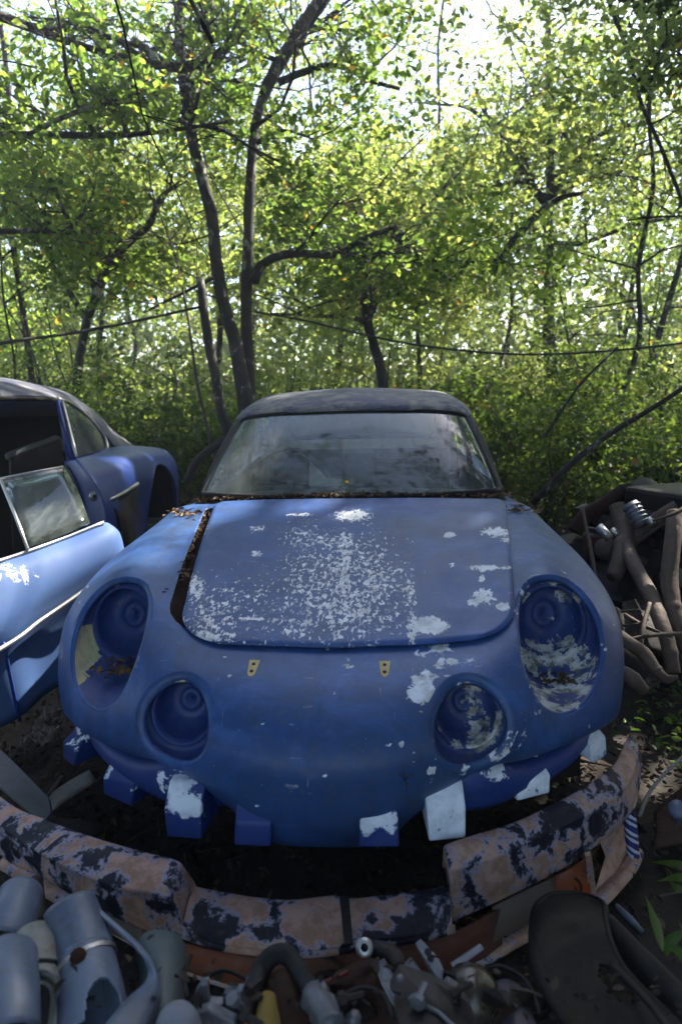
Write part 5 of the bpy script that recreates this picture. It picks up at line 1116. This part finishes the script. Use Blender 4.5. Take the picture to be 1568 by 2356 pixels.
q = MB(); slab([PD(a, b, d_) for a, b, d_ in ((908,2240,1.07),(945,2208,1.08),(985,2260,1.05),(1010,2300,1.03),(985,2300,1.02))], FW*.004, q); bk.part('back_plate', q, mAlu, fix=True, smooth=False)
wp = Thing('wedge_plate', 'long near black wedge plate running from the middle to the bottom edge', 'plate', tuple(PD(1000, 2380, .92)))
q = MB(); slab([PD(a, b, d_) for a, b, d_ in ((920,2236,1.02),(1000,2262,1.0),(1080,2310,.96),(1110,2400,.92),(1060,2400,.9),(1005,2325,.95),(896,2280,1.0))], FW*.02, q); wp.part('plate', q, mBrown, fix=True, smooth=False, bevel=.003)
q = MB(); slab([PD(a, b, d_) for a, b, d_ in ((938,2296,.97),(1010,2330,.94),(1080,2400,.9),(930,2400,.9),(905,2325,.95))], FW*.02, q); wp.part('lower_plate', q, mPart, fix=True, smooth=False, bevel=.003)
q = MB(); tube([PD(a, b, d_) for a, b, d_ in ((940,2298,.965),(1010,2332,.935),(1078,2395,.895))], .003, 6, q); wp.part('plate_edge', q, mAlu)
for a, b in ((920,2252), (925,2312)):
    p = PD(a, b, .965); q = MB(); lathe([(.0001, .002), (.005, .001), (.0055, -.02)], 8, p, (CAM-p).normalized(), q); wp.part('rivet', q, mAlu)
q = MB(); slab([PD(a, b, d_) for a, b, d_ in ((956,2176,1.12),(968,2166,1.12),(1010,2212,1.08),(1032,2262,1.04),(1018,2272,1.04),(985,2232,1.08))], FW*.006, q)
sp = Thing('adjuster_strap', 'pale slotted metal strap with a square nut, above the wedge plate', 'strap', tuple(PD(1010, 2260, 1.04))); sp.part('strap', q, mAlu, fix=True, smooth=False, bevel=.002)
for a, b in ((984,2192), (990,2206)):
    p = PD(a, b, 1.085); q = MB(); lathe([(.0001, .002), (.006, .001)], 8, p, (CAM-p).normalized(), q); sp.part('slot', q, mInkHole)  # slots are black discs, their depth painted dark
q = MB(); box(PD(1035, 2276, 1.02), (.022, .02, .018), q, Matrix.Rotation(.6, 3, 'Y')); sp.part('square_nut', q, mAlu, bevel=.002)
q = MB(); slab([PD(a, b, d_) for a, b, d_ in ((1038,2222,1.10),(1105,2178,1.12),(1112,2186,1.11),(1046,2234,1.09))], FW*.006, q); single('flat_bar', q, mAlu, 'short pale flat bar under the right part of the bumper', 'bar', fix=True, smooth=False)
# violet panel, olive lens
q = sheet([[(1125,2278,1.08),(1160,2262,1.09),(1190,2275,1.09)], [(1150,2330,1.02),(1185,2320,1.02),(1215,2335,1.03)], [(1170,2400,.97),(1210,2400,.97),(1245,2400,.98)]]); single('ribbed_panel', q, weathered('violet_panel', (.05, .045, .075), (.035, .03, .05), rough=.5, grime=.5), 'dull violet panel strip at the bottom edge left of the black wheel arch liner', 'panel', solid=.006)
p = PD(1085, 2290, 1.06); q = MB(); lathe([(.0001, .03), (.03, .022), (.045, 0), (.045, -.03)], 16, p, (.1, -.5, .8), q); single('lamp_glass', q, weathered('dark_lens', (.05, .035, .012), (.02, .03, .04), rough=.25), 'small dark amber lamp glass half hidden right of the slotted strap', 'lamp')
# wheel arch liner: big black curved shell and long rail
wl = Thing('wheel_arch_liner', 'large black curved wheel arch liner with an oval cut out, filling the lower right corner', 'liner', tuple(PD(1380, 2400, 1.0)))
rows = [[(1226,2130,1.32),(1236,2088,1.36),(1268,2064,1.42),(1330,2062,1.46),(1385,2082,1.42)],
        [(1226,2175,1.24),(1246,2130,1.27),(1290,2105,1.30),(1345,2110,1.34),(1390,2125,1.36)],
        [(1240,2230,1.16),(1266,2200,1.20),(1310,2170,1.25),(1365,2165,1.28),(1405,2180,1.28)],
        [(1268,2285,1.08),(1298,2262,1.12),(1345,2235,1.16),(1400,2225,1.19),(1435,2235,1.20)],
        [(1310,2350,1.0),(1345,2330,1.04),(1400,2300,1.08),(1450,2280,1.11),(1485,2290,1.13)],
        [(1350,2420,.93),(1390,2400,.97),(1450,2370,1.0),(1505,2350,1.03),(1545,2350,1.05)],
        [(1400,2500,.88),(1450,2480,.91),(1500,2450,.94),(1560,2430,.97),(1610,2430,.99)]]
for i_, r__ in enumerate(rows):
    for j_ in (1, 2, 3):
        if i_ > 0: a_ = r__[j_]; r__[j_] = (a_[0], a_[1], a_[2]+(.0, .015, .022, .015)[j_])
rimp = [PD(*r__[0]) for r__ in rows[::-1]]+[PD(*p_) for p_ in rows[0][1:]]+[PD(*r__[4]) for r__ in rows[1:]]
qr = MB(); tube(rimp, .0085, 7, qr, spl=4); wl.part('rim_bead', qr, mLiner)
g = surf(pdg(rows), 6, 6); r_, c_ = g.shape[:2]; q = MB(); u_, v_ = project(g.reshape(-1, 3)); u_ = u_.reshape(r_, c_); v_ = v_.reshape(r_, c_)
ca, sa = math.cos(R(52)), math.sin(R(52))
fs = []
for i in range(r_-1):
    for j in range(c_-1):
        du, dv_ = u_[i, j]-1408, v_[i, j]-2272; a_, b_ = du*ca+dv_*sa, -du*sa+dv_*ca
        if (a_/58)**2+(b_/24)**2 > 1: fs.append((i*c_+j, i*c_+j+1, (i+1)*c_+j+1, (i+1)*c_+j))
q.add(g.reshape(-1, 3), fs); wl.part('shell', q, mLiner, solid=.006)
q = MB(); tube([PD(*a) for a in ((1224,2150,1.28),(1232,2215,1.17),(1262,2290,1.06),(1310,2360,.98),(1370,2440,.9))], [.008,.010,.011,.011,.010], 8, q, spl=4, flat=.6); wl.part('rolled_edge', q, mLiner)
q = MB(); tube([PD(*a) for a in ((1395,2125,1.4),(1450,2190,1.3),(1510,2255,1.2),(1600,2350,1.1))], [.02,.024,.026,.026], 8, q, spl=4); wl.part('long_rail', q, mBlack)
q = MB(); tube([PD(*a) for a in ((1405,2222,1.14),(1450,2265,1.08),(1500,2320,1.02),(1560,2400,.96))], .006, 6, q, spl=4); wl.part('raised_rib', q, mPart)
q = MB(); tube([PD(*a) for a in ((1418,2086,1.5),(1450,2118,1.44),(1478,2148,1.4))], [.006,.008,.005], 6, q, spl=3); single('blue_splinter', q, mGrey, 'narrow pale blue splinter of bodywork beside the black rail, lower right', 'splinter')
q = MB(); slab([PD(a, b, d_) for a, b, d_ in ((1430,2100,1.48),(1580,2235,1.28),(1620,2330,1.2),(1560,2300,1.2),(1480,2210,1.32))], FW*.02, q); single('dark_sill_panel', q, mLiner, 'flat black sill panel slanting under the green leaves at the right edge', 'panel', fix=True, smooth=False)
# broad leaves at right
def blade(name, pts, wd, mat, label, group=None):
    P = crspline(np.array([tuple(PD(*a)) for a in pts]), 4); n = len(P); q = MB(); vs = []
    for i, p in enumerate(P):
        t = i/(n-1); w_ = wd*math.sin(math.pi*min(1, t*.92+.04))**.8*(1-.3*t); tg = P[min(i+1, n-1)]-P[max(i-1, 0)]; tg /= np.linalg.norm(tg); v = np.array(CAM)-p; v /= np.linalg.norm(v); s_ = np.cross(tg, v)
        vs += [p-s_*w_-v*.004, p, p+s_*w_-v*.004]
    q.add(vs, [(3*i+k, 3*i+k+1, 3*i+4+k, 3*i+3+k) for i in range(n-1) for k in (0, 1)], .6); return single(name, q, mat, label, 'plant', group)
blade('broad_leaf', [(1524,2190,1.15),(1512,2140,1.2),(1498,2100,1.25),(1485,2064,1.32)], .016, mGrass, 'pale green pointed leaf standing upright at lower right')
pl = Thing('strappy_plant', 'low strappy green plant at the right edge above the pale pointed leaf', 'plant', tuple(PD(1560, 2130, 1.5)))
for l in (((1530,2200,1.2),(1545,2165,1.2),(1580,2140,1.2)), ((1600,2010,1.6),(1560,1990,1.6),(1500,1985,1.65)), ((1610,2030,1.5),(1560,2020,1.5),(1510,2030,1.55)), ((1600,2060,1.5),(1550,2040,1.5),(1530,2000,1.6)), ((1590,2230,1.1),(1560,2190,1.1),(1535,2180,1.1)), ((1600,2170,1.2),(1575,2150,1.2),(1560,2120,1.25))):
    P = crspline(np.array([tuple(PD(*a)) for a in l]), 4); n = len(P); vs = []; q = MB()
    for i, p in enumerate(P):
        w_ = .009*math.sin(math.pi*(i/(n-1)*.9+.08)); tg = P[min(i+1, n-1)]-P[max(i-1, 0)]; tg /= np.linalg.norm(tg); v = np.array(CAM)-p; v /= np.linalg.norm(v); s_ = np.cross(tg, v); vs += [p-s_*w_-v*.003, p, p+s_*w_-v*.003]
    q.add(vs, [(3*i+k, 3*i+k+1, 3*i+4+k, 3*i+3+k) for i in range(n-1) for k in (0, 1)], .35); pl.part('leaf', q, mGrass)
# wire arc and rusty panel at right edge
q = MB(); tube([PD(*a) for a in ((1470,1880,1.85),(1490,1830,1.9),(1530,1780,1.95),(1600,1715,2.0))], .005, 6, q, spl=5); single('bent_wire', q, mGrey2, 'thin pale wire curving up to the right edge beside the bumper', 'wire')
q = sheet([[(1505,1880,1.9),(1540,1840,1.95),(1620,1780,2.0)], [(1510,1920,1.8),(1550,1900,1.85),(1620,1870,1.9)], [(1500,1960,1.7),(1550,1950,1.75),(1620,1940,1.8)]]); single('wing_fragment', q, mRust, 'rusty curved panel on the ground at the right edge beside the pale wire', 'panel', solid=.008)
q = MB(); p = PD(1558, 1868, 1.72); lathe([(.0001, .03), (.02, .03), (.024, .01), (.018, 0), (.018, -.05)], 14, p, (-.3, -.6, .7), q); single('pale_knob', q, mGrey, 'small pale blue metal knob at the right edge below the wire', 'knob')
# board and sticks at left inside the bumper
q = MB(); slab([PZ(a, b, z) for a, b, z in ((-40,1690,.16),(30,1752,.15),(112,1835,.13),(118,1870,.12),(100,1895,.11),(0,1812,.14),(-40,1780,.15))], (0, .01, -.02), q); single('grey_board', q, mWood, 'grey weathered board slanting in from the left edge behind the bumper', 'board', fix=True, smooth=False, bevel=.003)
q = MB(); g = np.array([[tuple(PZ(a, b, .04)) for a, b in r] for r in (((205,1775),(222,1800)), ((160,1800),(175,1830)), ((108,1835),(120,1868)))]); gridmb(surf(g, 4, 3), q); single('dry_husk', q, mGrey2, 'greenish dry leaf husk on the ground inside the bumper at left', 'husk', solid=.004)
q = MB(); tube([PZ(142,1790,.03), PZ(122,1818,.04), PZ(98,1850,.04)], .008, 6, q, spl=3); single('dry_stick', q, mTwig, 'short dry stick beside the greenish husk', 'stick')
q = MB(); slab([PZ(a, b, .03) for a, b in ((60,1875),(215,1890),(232,1915),(180,1940),(60,1900))], (0, 0, -.01), q); single('slate_sheet', q, mLiner, 'dark flat sheet on the soil behind the left arm of the bumper', 'sheet', fix=True, smooth=False)
q = MB(); tube([PZ(84,2020,.10), PZ(88,2060,.06), PZ(94,2110,.02)], .014, 7, q, spl=3); single('wooden_stake', q, mTwig, 'short brown stake standing below the left arm of the bumper', 'stake')
for k, (a, b, c_, d_, lab) in enumerate(((130,1655,.05,5,'crumbled pale paper wad beside the left mounting boxes of the coupe'), (95,1700,.045,6,'flat torn paper scrap on the soil left of the coupe'))):
    p = PZ(a, b, .04); q = MB(); n = 12; g = [[(p.x+(i/n-.5)*c_*2.2, p.y+(j/n-.5)*c_*2.2, p.z+random.gauss(0, .010)+.012) for j in range(n+1)] for i in range(n+1)]; gridmb(np.array(g), q)
    single('paper_wad', q, mPanelBr if k else mCream if False else mPanelBr, lab, 'paper', smooth=False)
# scattered twigs on the ground round the bumper
q = MB()
for _ in range(420):
    x, y = random.uniform(-1.6, 2.0), random.uniform(-.5, 1.6); L = random.uniform(.03, .13); a = random.uniform(0, 6.28); z = gz(x, y)+.012
    tube([(x, y, z), (x+L*.5*math.cos(a), y+L*.5*math.sin(a), z+random.uniform(0, .012)), (x+L*math.cos(a+.2), y+L*math.sin(a+.2), z+.003)], random.uniform(.0012, .0035), 4, q)
single('ground_twigs', q, mTwig, None, None, kind='stuff', origin=(0, 0, 0))
# ================================================================== junk pile to the right of the car: rusty pipes and roots
def pipe(l, r_, label, mat=None, n=9, name='rusty_pipe', cat='pipe', j=.06, group=None):
    r_ = [x*.88 for x in r_] if hasattr(r_, '__len__') else r_*.88
    Pp = crspline(np.column_stack([np.array([tuple(PD(*a)) for a in l]), r_ if hasattr(r_, '__len__') else [r_]*len(l)]), 6)
    if n > 6:
        i_ = int(rng.integers(2, len(Pp)-2)); Pp[i_, 3] *= 1.12
    q = MB(); tube(Pp[:, :3], Pp[:, 3], n, q, spl=2, jit=j*.6); return single(name, q, mat or mRustPipe, label, cat, group)
pipe([(1322,1225,3.2),(1345,1190,3.2),(1385,1165,3.2),(1430,1135,3.2),(1450,1128,3.2)], .042, 'short thick rusty pipe at the top left of the junk pile', mRust)
pipe([(1418,1165,3.1),(1432,1205,3.05),(1438,1240,3.0),(1425,1290,2.9),(1412,1330,2.85)], [.04,.045,.048,.042,.036], 'rust brown pipe bending down behind the right wing of the coupe')
pipe([(1560,1165,2.9),(1520,1190,2.95),(1478,1225,3.0),(1445,1250,3.0)], .036, 'rusty pipe crossing the junk pile from the right edge')
pipe([(1440,1255,2.95),(1462,1310,2.75),(1495,1370,2.6),(1515,1420,2.5),(1535,1480,2.42),(1548,1550,2.38)], [.034,.034,.034,.032,.030,.028], 'long bent exhaust pipe running down to the ground, pale at its sunlit foot')
pipe([(1552,1180,2.7),(1548,1240,2.65),(1540,1320,2.6),(1545,1380,2.55),(1560,1440,2.5),(1590,1520,2.45)], [.036,.036,.036,.034,.03,.028], 'upright rusty pipe near the right edge with a sunlit foot')
pipe([(1425,1462,2.2),(1445,1480,2.15),(1480,1505,2.12),(1505,1540,2.1),(1530,1562,2.08),(1558,1560,2.08)], [.02,.024,.025,.022,.017,.008], 'pale crooked root lying in the sun beside the right wing', name='bare_root', cat='root')
pipe([(1425,1500,2.25),(1460,1530,2.2),(1500,1580,2.15)], [.05,.05,.04], 'dark mossy log under the pale crooked root', mat=mBark, name='log', cat='log')
pipe([(1418,1540,2.05),(1450,1560,2.0),(1480,1590,2.0)], [.02,.026,.02], 'short reddish pipe end on the ground beside the right wing')
q = sheet([[(1440,1150,3.3),(1475,1120,3.3),(1500,1135,3.3)], [(1450,1180,3.2),(1490,1150,3.2),(1520,1170,3.2)], [(1470,1210,3.2),(1510,1190,3.2),(1540,1200,3.2)]]); single('black_casting', q, mBlack, 'black curved casting on top of the junk pile', 'casting', solid=.05)
q = MB(); p = PD(1462, 1185, 2.98); 
tube([PD(1448,1160,2.98), PD(1478,1210,2.94)], .034, 12, q, jit=.05); eng = Thing('alternator', 'grey finned alloy engine part wedged in the junk pile', 'engine part', tuple(PD(1465, 1215, 2.9))); eng.part('housing', q, mAlu)
for k in range(5):
    a = PD(1450,1163,2.98).lerp(PD(1477,1208,2.94), (k+.5)/5); dv_ = (PD(1478,1210,2.94)-PD(1448,1160,2.98)).normalized()*.003; q = MB(); tube([a-dv_, a+dv_], .040, 12, q); eng.part('fin', q, mAlu)
for l, r_, lab in ((((1376,1212,2.95),(1402,1240,2.92)), .02, 'bright white metal tube stub in the junk pile, left of the rusty bend'), (((1408,1218,2.95),(1420,1232,2.93)), .012, 'tiny bright metal end beside the white tube stub'), (((1490,1195,2.9),(1504,1206,2.88)), .016, 'bright metal bolt head right of the grey engine part')):
    q = MB(); tube([PD(*a) for a in l], r_, 10, q); single('metal_stub', q, mChrome, lab, 'metal stub')
# dark mass behind: tyre, block, sheet
ty = Thing('old_tyre', 'old black tyre standing in shade behind the bent exhaust pipe', 'tyre', tuple(PD(1500, 1420, 3.0)))
q = MB(); c = PD(1495, 1330, 3.05); axis = Vector((-.5, -.85, .1)).normalized(); a_ = axis.orthogonal().normalized(); b_ = axis.cross(a_); rows = []
for k in range(33):
    t = 2*PI*k/32; ctr = c+(a_*math.cos(t)+b_*math.sin(t))*.25; rd = (a_*math.cos(t)+b_*math.sin(t)); rows.append([tuple(ctr+rd*.06*math.cos(s_)+axis*.075*math.sin(s_)) for s_ in np.linspace(0, 2*PI, 11)])
gridmb(np.array(rows), q); ty.part('tread', q, mBlack); q = MB(); lathe([(.0001, .02), (.08, .02), (.10, -.03), (.18, -.03), (.195, .03)], 24, c, -axis, q); ty.part('rim', q, mRust)
q = MB(); box(PD(1560, 1250, 3.1), (.35, .35, .5), q, Matrix.Rotation(.5, 3, 'Z')); single('engine_block', q, mPart, 'dark oily engine block behind the upright rusty pipe at the right edge', 'engine block', bevel=.02, smooth=False)
q = sheet([[(1430,1390,2.7),(1470,1385,2.75),(1520,1400,2.8)], [(1430,1430,2.6),(1475,1425,2.6),(1520,1440,2.6)], [(1430,1500,2.5),(1470,1500,2.5),(1530,1520,2.5)]]); single('blue_black_sheet', q, mLiner, 'dark bluish sheet with dusty folds in the lower part of the junk pile', 'sheet', solid=.01)
for l in (((1428,1408,2.45),(1470,1404,2.4)), ((1458,1380,2.42),(1474,1412,2.4)), ((1432,1440,2.4),(1468,1436,2.38),(1490,1425,2.4))):
    pipe(l, .006, 'thin dry twig lying on the dark bluish sheet', mTwig, 5, 'dry_twig', 'twig', group='twigs on the dark sheet')
for k, (a, b, d_, s_) in enumerate(((1360,1275,3.3,.24),(1420,1330,3.1,.26),(1590,1420,2.9,.28),(1400,1200,3.5,.2))):
    p = PD(a, b, d_); q = MB(); n_ = 10; lathe([(.001, s_*.75)]+[(s_*math.sin(t)*(1+.0), s_*.75*math.cos(t)) for t in np.linspace(.3, 2.6, 8)], n_, p-Vector((0, 0, s_*.3)), (random.gauss(0, .3), random.gauss(0, .3), 1), q)
    for i_, v in enumerate(q.v): q.v[i_] = tuple(np.array(v)+np.array([random.gauss(0, .02) for _ in range(3)]))
    single('scrap_lump', q, mPart, ['dark scrap lump just behind the right wing', 'dark scrap lump low in the junk pile', 'dark scrap lump at the right edge of the junk pile', 'dark scrap lump at the back of the junk pile'][k], 'scrap', smooth=False)

# dead sticks tangled over the junk pile, and small scrap among the parts in the foreground
for k in range(10):
    u_, v_ = random.uniform(1330, 1600), random.uniform(1150, 1560); d_ = random.uniform(2.4, 3.0) if v_ < 1420 else random.uniform(2.05, 2.5); a = random.uniform(0, 3.1); L = random.uniform(40, 130)
    if u_-abs(L*math.cos(a)) < 1330 and v_ > 1250: u_ += 90
    pipe([(u_-L*math.cos(a), v_-L*math.sin(a), d_+.1), (u_+random.gauss(0, 10), v_+random.gauss(0, 10), d_), (u_+L*math.cos(a), v_+L*math.sin(a), d_-.05)], [random.uniform(.007, .012), .009, .004], 'thin dead stick tangled in the junk pile', mTwig if k % 3 else mRustPipe, 5, 'dead_stick', 'stick', j=.2, group='sticks tangled in the junk pile')
def small(name, mb, mat, lab, cat, grp): single(name, mb, mat, lab, cat, grp, smooth=False)
for k in range(7):
    u_, v_ = random.uniform(430, 1230), random.uniform(2270, 2350); p = PD(u_, v_, random.uniform(.93, 1.0)); q = MB(); r_ = random.uniform(.004, .008); ax = Vector((random.gauss(0, 1), random.gauss(0, 1), random.gauss(0, .6)))
    lathe([(.0001, .006), (r_*1.5, .005), (r_*1.5, -.004), (r_*.7, -.004), (r_*.7, -.03), (.0001, -.03)], 6, p, ax, q); small('rusty_bolt', q, mPart if k % 4 else mAlu, 'small loose bolt among the scrap parts at the bottom edge', 'bolt', 'loose bolts in the scrap')
for k, l in enumerate((((470,2250,1.1),(520,2235,1.1),(575,2262,1.06),(600,2300,1.0)), ((780,2300,1.0),(830,2275,1.02),(880,2290,1.0),(905,2350,.95)), ((1100,2240,1.1),(1150,2225,1.1),(1210,2260,1.08),(1240,2330,1.0)), ((430,2300,1.0),(425,2240,1.08),(440,2200,1.12)))):
    q = MB(); tube([PD(*a) for a in l], .0035, 6, q, spl=5); single('scrap_cable', q, mBlack, ['thin black cable looping above the pale cast bracket', 'thin black cable lying over the brake drum', 'thin black cable arching over the violet panel', 'thin black cable beside the grey green panel'][k], 'cable')
P = []
for _ in range(90):
    p = PD(random.uniform(0, 1568), random.uniform(2200, 2350), random.uniform(.95, 1.08)); P.append((p.x, p.y, p.z))
litter('scrap_leaves', P, .017, mSoilLeaf, flatn=.5)
P = [(random.uniform(-.75, .75), random.uniform(-.02, .12), 0) for _ in range(300)]
P = [(x, y+.9*abs(x)**2*.6, gz(x, y)+.02) for x, y, z in P]
litter('straw', P, .06, leafmat('dry_straw', (.03, .022, .012), (.06, .045, .025), (.12, .09, .05), (.2, .16, .09), .1, 1.0, .9), flatn=.5)

# flat angular scrap plates between the hose and the liner
places = ((1140,2300),(1180,2345),(1225,2310),(790,2340),(850,2345),(760,2280),(700,2335),(1095,2345),(1260,2345),(480,2350),(640,2350),(1065,2270))
for k, (u_, v_) in enumerate(places):
    d_ = random.uniform(.96, 1.08); a = random.uniform(0, 3.14); L, W_ = random.uniform(30, 62), random.uniform(10, 24); ca_, sa_ = math.cos(a), math.sin(a)
    pl_ = [PD(u_+x*ca_-y*sa_, v_+x*sa_+y*ca_, d_+x/L*.04*random.uniform(.5, 1.5)) for x, y in ((-L, -W_), (-L*.3, -W_*1.1), (L*.5, -W_*.8), (L, -W_*.2), (L*.8, W_), (-L*.2, W_*.9), (-L*.9, W_*.6))]
    q = MB(); slab(pl_, FW*random.uniform(.003, .012), q)
    single('scrap_plate', q, (mPart, mRust, mBrown, mLiner)[k % 4], 'dark angular scrap plate lying in the foreground junk', 'scrap plate', 'dark scrap plates in the foreground', smooth=False, fix=True, bevel=.0015)

# boxy dark parts in the upper junk pile
for k, (a, b, d_, s_, rz_) in enumerate(((1500,1230,3.15,(.22,.16,.12),.4),(1395,1265,3.1,(.2,.14,.1),-.5),(1545,1330,2.95,(.2,.2,.22),.9),(1470,1300,3.1,(.16,.2,.18),.2))):
    q = MB(); box(PD(a, b, d_), s_, q, Matrix.Rotation(rz_, 3, 'Z')@Matrix.Rotation(.35*(-1)**k, 3, 'X')); nm = Thing('scrap_housing', ['dark boxy housing just below the grey engine part', 'dark boxy housing behind the right wing of the coupe', 'dark boxy housing between the two long pipes', 'dark boxy housing in the middle of the junk pile'][k], 'housing', tuple(PD(a, b, d_)))
    nm.part('casing', q, (mPart, mRust, mLiner, mPart)[k], smooth=False, bevel=.012)
    q = MB(); c_ = PD(a, b, d_-s_[1]*.5-.02); lathe([(.0001, .02), (s_[0]*.22, .018), (s_[0]*.26, 0), (s_[0]*.26, -.06)], 12, c_, (CAM-c_).normalized(), q); nm.part('cover_disc', q, mRustPipe if k % 2 else mAlu)
